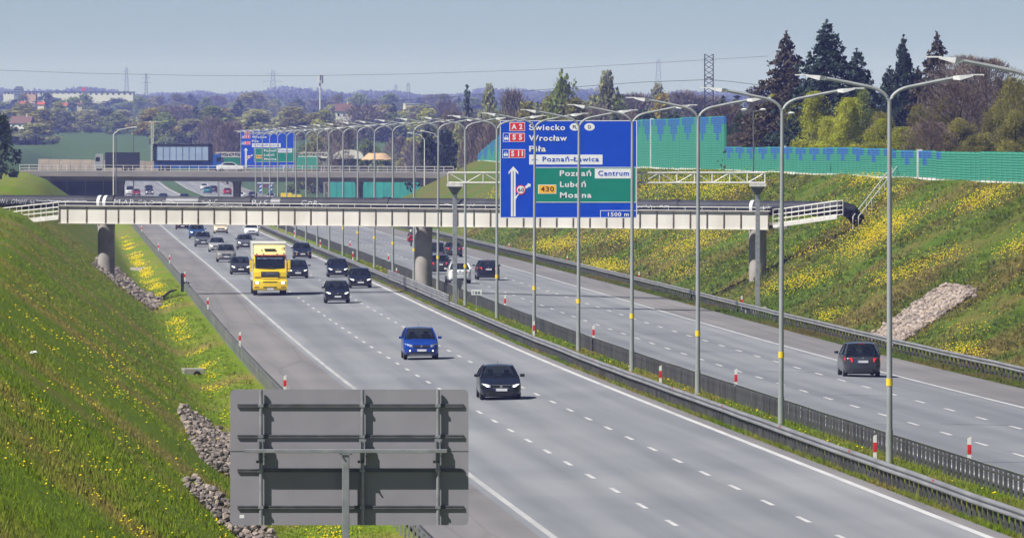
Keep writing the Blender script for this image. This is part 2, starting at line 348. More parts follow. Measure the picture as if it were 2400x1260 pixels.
def grass_mat(name, blades):
    """green and dry patches by position; left bank fresher, right bank drier"""
    m = bpy.data.materials.new(name); m.use_nodes = True; n, l = nodes_of(m); b = n['Principled BSDF']
    b.inputs['Roughness'].default_value = .85; b.inputs['Specular IOR Level'].default_value = .04
    geo = n.new('ShaderNodeNewGeometry'); pos = geo.outputs['Position']
    def nz(sx, sy, sz, sc, det=4, off=0):
        mp = n.new('ShaderNodeMapping'); mp.inputs['Scale'].default_value = (sx, sy, sz); mp.inputs['Location'].default_value = (off, off * .7, 0); l.new(pos, mp.inputs[0])
        t = n.new('ShaderNodeTexNoise'); t.inputs['Scale'].default_value = sc; t.inputs['Detail'].default_value = det; t.inputs['Roughness'].default_value = .6; l.new(mp.outputs[0], t.inputs['Vector'])
        return t.outputs[0]
    def ramp(v, p0, p1, c0, c1):
        r = n.new('ShaderNodeValToRGB'); r.color_ramp.elements[0].position = p0; r.color_ramp.elements[1].position = p1
        r.color_ramp.elements[0].color = (*c0, 1); r.color_ramp.elements[1].color = (*c1, 1); l.new(v, r.inputs[0]); return r.outputs[0]
    def mix(f, a, c, mode='MIX'):
        x = n.new('ShaderNodeMix'); x.data_type = 'RGBA'; x.blend_type = mode
        if isinstance(f, float): x.inputs[0].default_value = f
        else: l.new(f, x.inputs[0])
        l.new(a, x.inputs[6]); l.new(c, x.inputs[7]); return x.outputs[2]
    # side: o > 3 on the right bank
    sp = n.new('ShaderNodeSeparateXYZ'); l.new(pos, sp.inputs[0])
    ma = n.new('ShaderNodeMath'); ma.operation = 'MULTIPLY_ADD'; ma.inputs[1].default_value = .0537; l.new(sp.outputs[1], ma.inputs[0]); l.new(sp.outputs[0], ma.inputs[2])
    side = n.new('ShaderNodeMapRange'); side.inputs[1].default_value = 27.43 + 8; side.inputs[2].default_value = 27.43 + 14; l.new(ma.outputs[0], side.inputs[0])
    big = nz(.13, .10, .13, .55, 5); med = nz(1, .22, 1, .9, 4, 31); fine = nz(1, .5, 1, 5, 3, 7)
    left = mix(ramp(big, .45, .63, (0,0,0), (.9,.9,.9)), ramp(fine, .3, .7, (.090,.142,.010), (.158,.222,.016)), ramp(fine, .3, .7, (.15,.135,.030), (.26,.205,.066)))
    left = mix(ramp(med, .52, .68, (0,0,0), (.85,.85,.85)), left, ramp(fine, .3, .7, (.072,.126,.009), (.126,.200,.014)))
    right = mix(ramp(big, .40, .60, (0,0,0), (1,1,1)), ramp(fine, .3, .7, (.055,.094,.009), (.093,.138,.015)), ramp(fine, .3, .7, (.095,.082,.020), (.150,.125,.036)))
    right = mix(ramp(med, .50, .66, (0,0,0), (.9,.9,.9)), right, ramp(fine, .3, .7, (.046,.086,.008), (.080,.130,.013)))
    col = mix(side.outputs[0], left, right)
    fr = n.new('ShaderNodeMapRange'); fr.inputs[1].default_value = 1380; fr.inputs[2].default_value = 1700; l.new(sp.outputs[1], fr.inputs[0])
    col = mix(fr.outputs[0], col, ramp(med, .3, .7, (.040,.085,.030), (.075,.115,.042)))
    if blades:
        at = n.new('ShaderNodeAttribute'); at.attribute_name = 'rnd'
        col = mix(1.0, col, ramp(at.outputs['Fac'], 0, 1, (1.0,1.0,.95), (1.6,1.55,1.4)), 'MULTIPLY')
        l.new(col, b.inputs['Base Color'])
        nm = n.new('ShaderNodeVectorMath'); nm.operation = 'MULTIPLY_ADD'; nm.inputs[1].default_value = (.28,.28,.28); nm.inputs[2].default_value = (0,0,.9); l.new(geo.outputs['Normal'], nm.inputs[0])
        nn = n.new('ShaderNodeVectorMath'); nn.operation = 'NORMALIZE'; l.new(nm.outputs[0], nn.inputs[0]); l.new(nn.outputs[0], b.inputs['Normal'])
        tr = n.new('ShaderNodeBsdfTranslucent'); l.new(col, tr.inputs[0])
        ms = n.new('ShaderNodeMixShader'); ms.inputs[0].default_value = .3
        out = n['Material Output']; l.new(b.outputs[0], ms.inputs[1]); l.new(tr.outputs[0], ms.inputs[2]); l.new(ms.outputs[0], out.inputs[0])
    else:
        l.new(col, b.inputs['Base Color'])
        bp = n.new('ShaderNodeBump'); bp.inputs['Strength'].default_value = .5; bp.inputs['Distance'].default_value = .12; l.new(fine, bp.inputs['Height']); l.new(bp.outputs[0], b.inputs['Normal'])
    M[name] = m
grass_mat('turf', False); grass_mat('grass_blade', True)

def leaf_mat(name, c1, c2, trans=.35):
    m = bpy.data.materials.new(name); m.use_nodes = True; n, l = nodes_of(m); b = n['Principled BSDF']
    b.inputs['Roughness'].default_value = .6; b.inputs['Specular IOR Level'].default_value = .2
    at = n.new('ShaderNodeAttribute'); at.attribute_name = 'rnd'
    oi = n.new('ShaderNodeObjectInfo')
    rp = n.new('ShaderNodeValToRGB'); rp.color_ramp.elements[0].color = (*c2, 1); rp.color_ramp.elements[1].color = (*c1, 1); l.new(at.outputs['Fac'], rp.inputs[0])
    hs = n.new('ShaderNodeHueSaturation'); l.new(rp.outputs[0], hs.inputs['Color'])
    mr = n.new('ShaderNodeMapRange'); mr.inputs[3].default_value = .78; mr.inputs[4].default_value = 1.22; l.new(oi.outputs['Random'], mr.inputs[0]); l.new(mr.outputs[0], hs.inputs['Value'])
    l.new(hs.outputs[0], b.inputs['Base Color'])
    tr = n.new('ShaderNodeBsdfTranslucent'); l.new(hs.outputs[0], tr.inputs[0])
    ms = n.new('ShaderNodeMixShader'); ms.inputs[0].default_value = trans; out = n['Material Output']
    l.new(b.outputs[0], ms.inputs[1]); l.new(tr.outputs[0], ms.inputs[2]); l.new(ms.outputs[0], out.inputs[0])
    M[name] = m
m_ = bpy.data.materials.new('car_glass'); m_.use_nodes = True; n, l = nodes_of(m_); b_ = n['Principled BSDF']
b_.inputs['Base Color'].default_value = (.010,.014,.020,1); b_.inputs['Roughness'].default_value = .04; b_.inputs['Specular IOR Level'].default_value = .7
tb_ = n.new('ShaderNodeBsdfTransparent'); tb_.inputs[0].default_value = (.62,.68,.70,1); nz_ = n.new('ShaderNodeTexNoise'); nz_.inputs['Scale'].default_value = .8
mr_ = n.new('ShaderNodeMapRange'); mr_.inputs[3].default_value = .5; mr_.inputs[4].default_value = .72; l.new(nz_.outputs[0], mr_.inputs[0])
mx_ = n.new('ShaderNodeMixShader'); l.new(mr_.outputs[0], mx_.inputs[0]); l.new(tb_.outputs[0], mx_.inputs[1]); l.new(b_.outputs[0], mx_.inputs[2]); l.new(mx_.outputs[0], n['Material Output'].inputs[0]); M['car_glass'] = m_
mat('seat_fabric', (.045,.045,.05), .8, 0, (.03,.03,.034), 5)
leaf_mat('leaf_fresh', (.44,.44,.03), (.26,.29,.022))
leaf_mat('leaf_olive', (.32,.30,.07), (.18,.17,.04), .45)
leaf_mat('leaf_mid', (.26,.31,.065), (.14,.18,.04), .45)
leaf_mat('leaf_pale', (.40,.40,.18), (.25,.265,.12), .45)
leaf_mat('leaf_dark', (.050,.085,.030), (.022,.040,.016), .2)
leaf_mat('needle_blue', (.034,.060,.042), (.015,.030,.022), .12)
leaf_mat('needle_brown', (.10,.076,.044), (.040,.036,.022), .12)
leaf_mat('twig_brown', (.19,.14,.105), (.10,.076,.06), .1)
leaf_mat('twig_grey', (.25,.205,.175), (.15,.12,.10), .1)
leaf_mat('leaf_yellow', (.40,.32,.05), (.26,.21,.04))
leaf_mat('far_wood', (.06,.068,.04), (.03,.036,.022), .2)
# ------------------------------------------------------------------ the ground, one sheet to the horizon
def build_ground():
    ds = np.concatenate([np.arange(20, 1000, 6), np.arange(1000, 2700, 16), np.linspace(2700, 6000, 30), np.linspace(6200, 16000, 24)])
    os_ = np.concatenate([[-2000,-1400,-800,-450,-300,-200,-150,-110,-85,-60,-48,-40,-37], np.arange(-35.5, -33, .8), np.arange(-33.2, -22, .9), [-22.3,-21.9,-21.4,-21,-20.6,-20,-19.5,-19,-18.3,-17.6,-14,-10,-6,-2.5,-2,-1,0,1,1.4,4,8,12,16,16.8,17.8,18.9,19.6], np.arange(20.4, 36, .9), [36,37,38,44,55,65,80,100,130,170,220,260,350,500,800,1400,2200]])
    os_ = np.unique(np.round(os_, 2))
    D, O = np.meshgrid(ds, os_, indexing='ij')
    Z = ground_z(D, O)
    rng = np.random.default_rng(3)
    def wob(sd, so, amp):
        a = rng.random((int(16100 / sd) + 3, int(200 / so) + 3)) - .5
        u = D / sd; v = np.clip((O + 100) / so, 0, a.shape[1] - 2.01); i = u.astype(int); j = v.astype(int); fu = u - i; fv = v - j
        return amp * 2 * ((a[i, j] * (1 - fu) + a[i+1, j] * fu) * (1 - fv) + (a[i, j+1] * (1 - fu) + a[i+1, j+1] * fu) * fv)
    soft = smst(21.5, 24, -O) + smst(20.5, 23, O)
    Z = Z + soft * (wob(14, 3, .16) + wob(5, 1.2, .07)) * (D < 2400)
    X = axis(D) + O
    V = np.stack([X, D, Z], -1).reshape(-1, 3); a, b = D.shape
    idx = np.arange(a * b).reshape(a, b)
    Q = np.stack([idx[:-1,:-1], idx[:-1,1:], idx[1:,1:], idx[1:,:-1]], -1).reshape(-1, 4)
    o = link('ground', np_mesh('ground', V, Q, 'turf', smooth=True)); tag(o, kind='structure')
build_ground()

def strip(o0, o1, d0, d1, h, z=road_z, step=6.0, no=2):
    ds = np.arange(d0, d1 + step * .5, step); os_ = np.linspace(o0, o1, no)
    D, O = np.meshgrid(ds, os_, indexing='ij'); V = np.stack([axis(D) + O, D, z(D, O) + h], -1).reshape(-1, 3)
    idx = np.arange(D.size).reshape(D.shape)
    return V, np.stack([idx[:-1,:-1], idx[:-1,1:], idx[1:,1:], idx[1:,:-1]], -1).reshape(-1, 4)
def strip_obj(name, m, *a, parent=None, **k):
    o = link(name, np_mesh(name, *strip(*a, **k), m), parent)
    return o
cw_l = tag(strip_obj('carriageway_left', 'asphalt', -14.6, -2.86, 60, 2430, 0.0, no=5), kind='structure')
cw_r = tag(strip_obj('carriageway_right', 'asphalt', 1.5, 13.3, 60, 2430, 0.0, no=5), kind='structure')
tag(strip_obj('hard_shoulder_left', 'asphalt_shoulder', -17.65, -14.6, 60, 2430, 0.0), kind='structure')
tag(strip_obj('hard_shoulder_right', 'asphalt_shoulder', 13.3, 16.85, 60, 2430, 0.0), kind='structure')
tag(strip_obj('median_kerb_strip', 'asphalt_shoulder', -2.86, -2.38, 60, 2430, 0.0), kind='structure')
for cw, o, w in [(cw_l, -14.25, .20), (cw_l, -3.0, .24), (cw_r, 13.0, .18), (cw_r, 1.75, .18)]:
    strip_obj('edge_line', 'line_worn' if o < -10 else 'line_white', o - w / 2, o + w / 2, 60, 2430, .004, parent=cw)
def dashes(cw, o, ph, d_far):
    w = .15; k = 0
    base = np.array([(-w/2,-2,0),(w/2,-2,0),(w/2,2,0),(-w/2,2,0)]); rest = []
    me = MB().add([(-w/2,-2.0,0),(w/2,-2.0,0),(w/2,2.0,0),(-w/2,2.0,0)], [(0,1,2,3)]).mesh('lane_dash', 'line_white')
    d = ph
    while d < 2300:
        if d > 150:
            g = (zc(d + 2) - zc(d - 2)) / 4
            if d < d_far:
                ob = link('lane_dash', me, cw, RP(d, o, .006)); ob.rotation_euler = (math.atan(g), 0, ROAD_A)
            else: rest.append(d)
        d += 12.0
    mb = MB()
    for d in rest:
        mb.add([RP(d-2,o-w/2,.006), RP(d-2,o+w/2,.006), RP(d+2,o+w/2,.006), RP(d+2,o-w/2,.006)], [(0,1,2,3)])
    tag(mb.obj('far_lane_dashes', 'line_white', cw), kind='stuff')
for o_, ph in [(-10.5, 4.2), (-6.75, 4.9)]: dashes(cw_l, o_, ph, 1020)
for o_, ph in [(5.5, 10.8), (9.25, 8.8)]: dashes(cw_r, o_, ph, 1020)

# ------------------------------------------------------------------ guardrails
def sweep(prof, o, d0, d1, step=8.0, h=0.0, zf=ground_z, wig=0.0):
    ds = np.arange(d0, d1 + .1, step); n = len(prof); V = []
    rng = np.random.default_rng(int(abs(o) * 10) + 5); w = rng.normal(0, wig, (len(ds), 2)) if wig else np.zeros((len(ds), 2))
    for i, d in enumerate(ds):
        z = float(zf(d, o)) + h
        V += [(axis(d) + o + p[0] + w[i,0], d, z + p[1] + w[i,1]) for p in prof]
    idx = np.arange(len(ds) * n).reshape(len(ds), n); nx = np.roll(idx, -1, 1)
    return np.array(V), np.stack([idx[:-1], nx[:-1], nx[1:], idx[1:]], -1).reshape(-1, 4)
def wbeam(s):                      # s = side the face looks to (-1 left)
    f = [(0,.44),(.05,.46),(.082,.50),(.082,.535),(.035,.565),(.012,.595),(.035,.625),(.082,.655),(.082,.69),(.05,.73),(0,.75)]
    return [(s * (.06 + x), z) for x, z in f] + [(s * (.06 + x - .012), z) for x, z in reversed(f)]
def guardrail(name, label, o, s, d0, d1, spacing, zf, both=False, postm='post_steel', nmax=300, railm='rail_steel', pw=.055):
    t = thing(name, label, 'guardrail', tuple(Vector((axis(d0) + o, d0, float(zf(d0, o))))))
    inv = Matrix.Translation(-t.location)
    def put(nm, me): ob = link(nm, me, t); ob.matrix_parent_inverse = inv; return ob
    put('rail', np_mesh('rail', *sweep(wbeam(s), o, d0, d1, zf=zf, wig=.008), railm, smooth=False))
    if both: put('rail', np_mesh('rail', *sweep(wbeam(-s), o, d0, d1, zf=zf, wig=.008), 'rail_steel'))
    pm = MB().span(-pw,pw,-.028,.028,-.25,.70)
    me = pm.mesh('post', postm); ds = []; d = max(d0, 140) + .6; rest = MB(); k = 0
    while d < d1:
        if k < nmax:
            ob = put('post', me); ob.location = Vector((axis(d) + o, d, float(zf(d, o)))); ob.rotation_euler = (random.uniform(-.02,.02), random.uniform(-.02,.02), random.uniform(-.15,.15))
        else:
            p = Vector((axis(d) + o, d, float(zf(d, o)))); rest.span(p.x-.055,p.x+.055,p.y-.028,p.y+.028,p.z-.25,p.z+.70)
        k += 1; d += spacing
    if rest.v: tag(put('far_posts', rest.mesh('far_posts', postm)), kind='stuff')
    return t, put
gr_l, put_l = guardrail('guardrail', 'grey steel guardrail along the outer edge of the left hard shoulder', -18.2, 1, 128, 1300, 2.67, ground_z, postm='galv', railm='post_steel', pw=.028)  # rail coloured dark to stand in for the shade seen between the pale posts
gr_m, put_m = guardrail('guardrail', 'grey steel guardrail beside the white line, in front of the lamp posts', -2.02, -1, 128, 1300, 1.33, ground_z)
gr_n, put_n = guardrail('guardrail', 'grey steel guardrail behind the lamp posts, on far side of the median grass', .82, 1, 128, 1300, 1.33, ground_z)
gr_r, put_r = guardrail('guardrail', 'grey steel guardrail at the foot of the right grass bank', 18.7, -1, 300, 1290, 2.0, ground_z)
# higher doubled rails round the bridge pier
for hh in (.30, .46):
    put_m('raised_rail', np_mesh('raised_rail', *sweep([(x - .05, z) for x, z in wbeam(-1)], -2.02, 548, 652, step=4, h=hh - .02, wig=.01), 'rail_steel'))
for d in (548, 575, 600, 628, 652):
    mb = MB(); mb.span(-.05,.05,-.05,.05,0,1.2); ob = put_m('raised_post', mb.mesh('raised_post', 'post_steel')); ob.location = Vector((axis(d)-2.12, d, float(ground_z(d,-2.02))))
for d in (590, 620):
    mb = MB(); mb.span(-.09,.09,-.09,.09,0,1.25); ob = put_n('raised_post', mb.mesh('raised_post', 'galv_dark')); ob.location = Vector((axis(d)+.95, d, float(ground_z(d,.95))))
rf = MB(); rf.box((0,0,0),(.02,.14,.09)); rme = rf.mesh('reflector', 'post_red')
for k in range(14):
    d = 190 + 26 * k
    ob = put_m('reflector', rme); ob.location = Vector((axis(d) - 2.02 - .15, d, float(ground_z(d, -2.02)) + .72))
# black marker pole standing at the left guardrail
t = thing('marker_pole', 'black square pole beside the left guardrail near the bridge shadow', 'pole', tuple(GP(640, -18.45)))
MB().span(-.11,.11,-.08,.08,-.2,1.45).obj('shaft', 'black', t, bev=.02)
MB().span(.0,.55,-.06,.06,.62,.76).obj('arm', 'black', t)

# ------------------------------------------------------------------ guideposts
def guidepost(label, loc, h, grp, red=True):
    t = thing('guidepost', label, 'guidepost', tuple(loc), ROAD_A, grp)
    b = MB(); w, dp = .056, .04
    b.add([(-w,-dp,0),(w,-dp,0),(w,dp,0),(-w,dp,0),(-w,-dp,h-.06),(w,-dp,h),(w,dp,h),(-w,dp,h-.06)], [(0,3,2,1),(4,5,6,7),(0,1,5,4),(1,2,6,5),(2,3,7,6),(3,0,4,7)])
    b.obj('body', 'post_white', t)
    MB().span(-w-.006,w+.006,-dp-.006,dp+.006,h*.42,h*.74).obj('red_band', 'post_red', t)
    MB().span(-.03,.03,-dp-.012,-dp-.004,h*.50,h*.66).obj('reflector', 'post_white' if not red else 'sign_red', t)
    return t
for k, d in enumerate([352, 443, 543, 648, 743, 833, 1018]):
    guidepost(f'red and white guidepost on the left guardrail, {ordw(k)} nearest the camera', GP(d, -18.15, .62), .82, 'guideposts on the left guardrail')
for k, d in enumerate([277, 377, 479, 577, 678, 781, 881, 981]):
    guidepost(f'red and white guidepost in the median grass beside the lamp row, {ordw(k)} nearest', GP(d, -.45, -.02), .98, 'guideposts in the median')
for k, d in enumerate([261, 352, 447, 537, 731, 830]):
    guidepost(f'red and white guidepost fixed to the far median guardrail, {ordw(k)} nearest', GP(d, .96, .45), .95, 'guideposts on the far median guardrail')
for k, d in enumerate([472, 575, 678, 775, 877]):
    guidepost(f'red and white guidepost behind the right guardrail, {ordw(k)} nearest', GP(d, 19.35, -.02), 1.05, 'guideposts at the right bank')

# ------------------------------------------------------------------ double-arm lamp posts
def lamp_proto():
    t = thing('lamp_post', 'x', 'lamp post')
    b = MB(); b.tube([(0,0,-.3),(0,0,6.0),(0,0,11.95)], [.105,.088,.066], 12); b.obj('pole', 'pole_paint', t, smooth=True)
    b = MB(); b.tube([(0,0,-.1),(0,0,1.1)], [.125,.12], 12); b.obj('base_sleeve', 'pole_paint', t, smooth=True)
    for s in (-1, 1):
        pts = []
        for k in range(7):
            a = k / 6 * R(76); r = .85
            pts.append((s * r * (1 - math.cos(a)) * 1.0, 0, 11.92 + r * math.sin(a) * .72))
        e = pts[-1]; pts.append((e[0] + s * .85, 0, e[2] + .175)); pts.append((e[0] + s * 1.52, 0, e[2] + .30))
        MB().tube(pts, [.058]*len(pts), 8).obj('arm', 'pole_paint', t, smooth=True)
        x0, z0 = pts[-1][0], pts[-1][2]
        h = MB()          # wedge-shaped lantern with a thin flat visor
        h.add([(x0-s*.05,-.06,z0-.05),(x0-s*.05,.06,z0-.05),(x0-s*.05,.06,z0+.06),(x0-s*.05,-.06,z0+.06),
               (x0+s*.18,-.15,z0-.075),(x0+s*.18,.15,z0-.075),(x0+s*.14,.15,z0+.085),(x0+s*.14,-.15,z0+.085),
               (x0+s*.62,-.12,z0+.055),(x0+s*.62,.12,z0+.055),(x0+s*.62,.12,z0+.115),(x0+s*.62,-.12,z0+.115)],
              [(0,1,2,3),(0,4,5,1),(1,5,6,2),(2,6,7,3),(3,7,4,0),(4,8,9,5),(5,9,10,6),(6,10,11,7),(7,11,8,4),(8,11,10,9)])
        lm = h.obj('lantern', 'lamp_white', t)
        MB().span(min(x0+s*.55,x0+s*.98),max(x0+s*.55,x0+s*.98),-.11,.11,z0+.085,z0+.125).obj('visor_plate', 'lamp_white', lm)
    MB().tube([(0,0,2.58),(0,0,2.82)], [.112,.111], 12).obj('number_band', 'tag_yellow', t)
    return t
lp0 = lamp_proto()
for k in range(24):
    d = 276.65 + 42 * (k - 1)
    t = lp0 if k == 0 else dup(lp0)
    t.location = GP(d, 0, 0.02); t.rotation_euler[2] = ROAD_A * .3; t.rotation_euler[1] = random.uniform(-.002, .005)
    tag(t, f'grey double-arm lamp post in the median, {ordw(k)} nearest the camera', 'lamp post', 'double-arm lamp posts in the median')

# ------------------------------------------------------------------ kilometre sign and small sign backs in the median
t = thing('kilometre_sign', 'small white 166 kilometre plate on a thin post in the median grass', 'sign', tuple(GP(556, .05)), ROAD_A)
MB().tube([(0,0,-.2),(0,0,1.05)], .03, 8).obj('post', 'galv', t)
MB().span(-.34,.34,-.03,-.01,1.02,1.38).obj('plate', 'sign_white', t, bev=.006)
text('166', t, -.25, 1.10, .20, .50, 'sign_ink', y=-.036)
t = thing('small_sign', 'grey back of a small angled sign at the gantry post', 'sign', tuple(GP(588, .35)), ROAD_A + .5)
MB().tube([(0,0,-.2),(0,0,1.5)], .03, 8).obj('post', 'galv', t)
MB().prism([(-.36,1.45),(.36,1.45),(.2,.85),(.05,.72)], -.05, -.02).obj('plate', 'sign_back', t)
# ------------------------------------------------------------------ the near sign, seen from behind
def near_sign():
    d = 122.0; u = d / F_PX; b0 = GP(d, -2.44 - axis(d))
    t = thing('road_sign', 'large grey back of a rounded road sign on one square post, nearest the camera', 'road sign', tuple(b0))
    X = lambda x: (x - 1200) * u - b0.x
    Z = lambda y: CZ - (y - HOR) * u - b0.z
    x0, x1, z0, z1, r = X(539), X(1098), Z(1230), Z(912), .075
    poly = []
    for cx, cz, a0 in [(x1-r,z0+r,-90),(x1-r,z1-r,0),(x0+r,z1-r,90),(x0+r,z0+r,180)]:
        for k in range(6): a = R(a0 + 18 * k); poly.append((cx + r * math.cos(a), cz + r * math.sin(a)))
    pn = MB().prism(poly, 0, .012).obj('panel', 'sign_back', t)
    MB().span(x0+.005, x1-.005, -.0035, -.0005, Z(1057.5), Z(1056)).obj('panel_seam', 'galv_dark', pn)
    MB().span(X(561), X(572), -.003, -.0005, Z(1214), Z(1206)).obj('sticker', 'sign_white', pn)
    for y in (950, 1022, 1102, 1188):
        g = MB()
        for dz in (-.014, .016): g.span(X(556), X(1086), -.026, -.001, Z(y) + dz - .009, Z(y) + dz + .009)
        g.obj('stiffening_rail', 'galv_dark', t)
    for x in (611.5, 849.5, 1026.5):
        ps = MB().tube([(X(x), -.058, z0 + .005), (X(x), -.058, z1 - .005)], .027, 12).obj('upright_tube', 'galv', t, smooth=True)
        for y in (950, 1022, 1102, 1188): MB().span(X(x)-.042, X(x)+.036, -.09, -.026, Z(y)-.02, Z(y)+.022).obj('clip', 'galv', ps)
        br = MB()
        br.span(X(x)-.036, X(x)-.022, -.125, -.07, Z(1082), Z(1031)); br.span(X(x)+.022, X(x)+.036, -.125, -.07, Z(1082), Z(1031))
        br.span(X(x)-.036, X(x)+.036, -.080, -.068, Z(1082), Z(1031))
        bk = br.obj('bracket', 'galv', ps)
        MB().span(X(x)-.05, X(x)+.055, -.10, -.03, Z(1035), Z(1028)).obj('clamp', 'galv', bk)
        MB().span(X(x)-.07, X(x)+.03, -.10, -.03, Z(1084), Z(1078)).obj('clamp', 'galv_dark', bk)
        MB().tube([(X(x)+.03,-.12,Z(1066)),(X(x)+.09,-.12,Z(1070))], .006, 6).obj('bolt', 'galv_dark', bk)
    MB().span(X(574), X(1048), -.232, -.118, Z(1059.5), Z(1051)).obj('cross_beam', 'galv', t, bev=.006)
    p = MB().span(X(802), X(819), -.225, -.125, -.5, Z(1061)).obj('post', 'galv', t, bev=.008)
    MB().span(X(795), X(826), -.24, -.11, Z(1064), Z(1059.8)).obj('head_plate', 'galv', p)
    for x in (799, 822): MB().tube([(X(x), -.24, Z(1062)), (X(x), -.27, Z(1062))], .014, 6).obj('bolt', 'galv_dark', p)
near_sign()

# ------------------------------------------------------------------ the direction sign and its gantry
KS = .006079
def sx(c): return (c - 105) * KS
def sz(c): return (1167 - c) * KS
def direction_sign(label, loc):
    t = thing('direction_sign', label, 'road sign', loc)
    def rect(nm, m, c, par, y0, y1): return MB().span(sx(c[0]), sx(c[2]), y0, y1, sz(c[3]), sz(c[1])).obj(nm, m, par)
    pn = rect('panel', 'sign_blue', (105,75,1640,1167), t, 0, .06)
    def frame(par, c, w, y, nm='border', m='sign_white'):
        b = MB(); y0, y1 = y - .006, y
        b.span(sx(c[0]), sx(c[2]), y0, y1, sz(c[1] + w), sz(c[1])); b.span(sx(c[0]), sx(c[2]), y0, y1, sz(c[3]), sz(c[3] - w))
        b.span(sx(c[0]), sx(c[0] + w), y0, y1, sz(c[3] - w), sz(c[1] + w)); b.span(sx(c[2] - w), sx(c[2]), y0, y1, sz(c[3] - w), sz(c[1] + w))
        return b.obj(nm, m, par)
    frame(t, (106,76,1639,1166), 8, -.004)
    def tx(body, par, c0, c1, base, cap, m='sign_white', y=-.02, bold=.012): return text(body, par, sx(c0), sz(base), cap * KS, (c1 - c0) * KS, m, y, bold)
    gp = rect('green_panel', 'sign_green', (492,597,1632,993), t, -.012, -.003); frame(gp, (492,597,1632,993), 7, -.014)
    for body, a, b, base in [('Świecko',430,835,183), ('Wrocław',430,855,302), ('Piła',433,620,422)]: tx(body, t, a, b, base, 64)
    for body, a, b, base in [('Poznań',775,1127,695), ('Luboń',778,1068,818), ('Mosina',778,1130,938)]: tx(body, gp, a, b, base, 62, y=-.024)
    def road_no(c, body, a, b, base, cap):
        q = rect('route_plate', 'sign_white', c, t, -.010, -.003)
        rect('route_field', 'sign_red', (c[0]+6,c[1]+6,c[2]-6,c[3]-6), q, -.016, -.011)
        tx(body, q, a, b, base, cap, y=-.024, bold=.02)
    road_no((213,95,386,195), 'A 2', 236, 358, 172, 56); road_no((211,216,385,315), 'S 5', 247, 355, 290, 58); road_no((208,398,388,495), 'S 11', 232, 363, 473, 60)
    for c in [(140,216,212,315), (133,398,209,495)]:
        q = frame(t, c, 5, -.004, 'car_plate'); cx, cy = (c[0]+c[2])/2, (c[1]+c[3])/2 + 4
        k = MB(); P = lambda pts: [(sx(cx + a), sz(cy + b)) for a, b in pts]
        k.prism(P([(-24,20),(-24,2),(-17,-4),(-12,-22),(14,-22),(19,-4),(26,2),(26,20),(17,20),(17,28),(10,28),(10,20),(-8,20),(-8,28),(-15,28),(-15,20)]), -.012, -.004)
        k.obj('car_symbol', 'sign_white', q)
        MB().prism(P([(-11,-3),(-8,-17),(10,-17),(13,-3)]), -.016, -.0125).obj('car_symbol_window', 'sign_blue', q)
    q = rect('white_field', 'sign_white', (433,458,1253,568), t, -.010, -.003); tx('Poznań-Ławica', q, 582, 1212, 533, 55, 'sign_blue', -.02, .006)
    pl = MB(); cx, cy = 496, 515
    for pts in [[(-3,-36),(0,-42),(3,-36),(4,34),(0,38),(-4,34)], [(-38,6),(-3,-14),(3,-14),(38,6),(38,10),(4,-2),(-4,-2),(-38,10)], [(-15,36),(0,24),(15,36),(15,40),(0,34),(-15,40)]]:
        pl.prism([(sx(cx + a), sz(cy + b)) for a, b in pts], -.014, -.0105)
    pl.obj('plane_symbol', 'sign_blue', q)
    q = rect('white_field', 'sign_white', (1167,615,1580,723), gp, -.020, -.0125); tx('Centrum', q, 1205, 1548, 692, 58, 'sign_blue', -.03, .006)
    for cx, s, w in [(944,'PL',46), (1108,'D',32)]:
        q = MB().prism([(sx(cx + 58 * math.cos(a)), sz(148 - 42 * math.sin(a))) for a in [2*math.pi*k/24 for k in range(24)]], -.010, -.003).obj('country_oval', 'sign_white', t)
        tx(s, q, cx - w/2, cx + w/2, 167, 40, 'sign_ink', -.02, .004)
    q = rect('route_plate', 'sign_white', (533,793,737,895), gp, -.020, -.0125); rect('route_field', 'sign_yellow', (539,799,731,889), q, -.026, -.021); tx('430', q, 562, 710, 868, 56, 'sign_brown', -.034, .01)
    b = MB(); b.span(sx(1228), sx(1234), -.010, -.003, sz(1160), sz(1086)); b.span(sx(1228), sx(1632), -.010, -.003, sz(1086), sz(1080)); b.obj('distance_frame', 'sign_white', t)
    tx('1500 m', t, 1315, 1548, 1145, 44)
    a = MB(); S = lambda pts: [(sx(p), sz(q_)) for p, q_ in pts]
    a.prism(S([(229,1148),(229,640),(250,640),(250,1148)]), -.010, -.003); a.prism(S([(259,1148),(259,640),(281,640),(281,1148)]), -.010, -.003)
    a.prism(S([(229,641),(203,680),(203,650),(255,588),(310,650),(310,680),(281,641)]), -.010, -.003)
    a.prism(S([(281,960),(281,925),(395,805),(410,822),(305,918)]), -.010, -.003)
    a.prism(S([(385,820),(420,783),(412,774),(452,788),(444,826),(434,812),(402,838)]), -.010, -.003)
    ar = a.obj('arrow', 'sign_white', t)
    def disc(r, m, y0, y1, nm, par): return MB().prism([(sx(340 + r * math.cos(k)), sz(850 - r * math.sin(k))) for k in [2*math.pi*j/28 for j in range(28)]], y0, y1).obj(nm, m, par)
    q = disc(55, 'sign_red', -.018, -.0105, 'speed_disc', t); disc(43, 'sign_white', -.024, -.0185, 'disc_field', q); tx('60', q, 306, 374, 870, 42, 'sign_ink', -.034, .004)
    for x in (1.2, 4.6, 8.0): MB().span(x, x+.1, .062, .16, .4, 6.2).obj('back_post', 'galv', t)
    return t
GD = 566.0
s1 = direction_sign('big blue motorway direction sign hanging on the near gantry above the right carriageway', tuple(AT(1171.5, 511, GD - .9)))
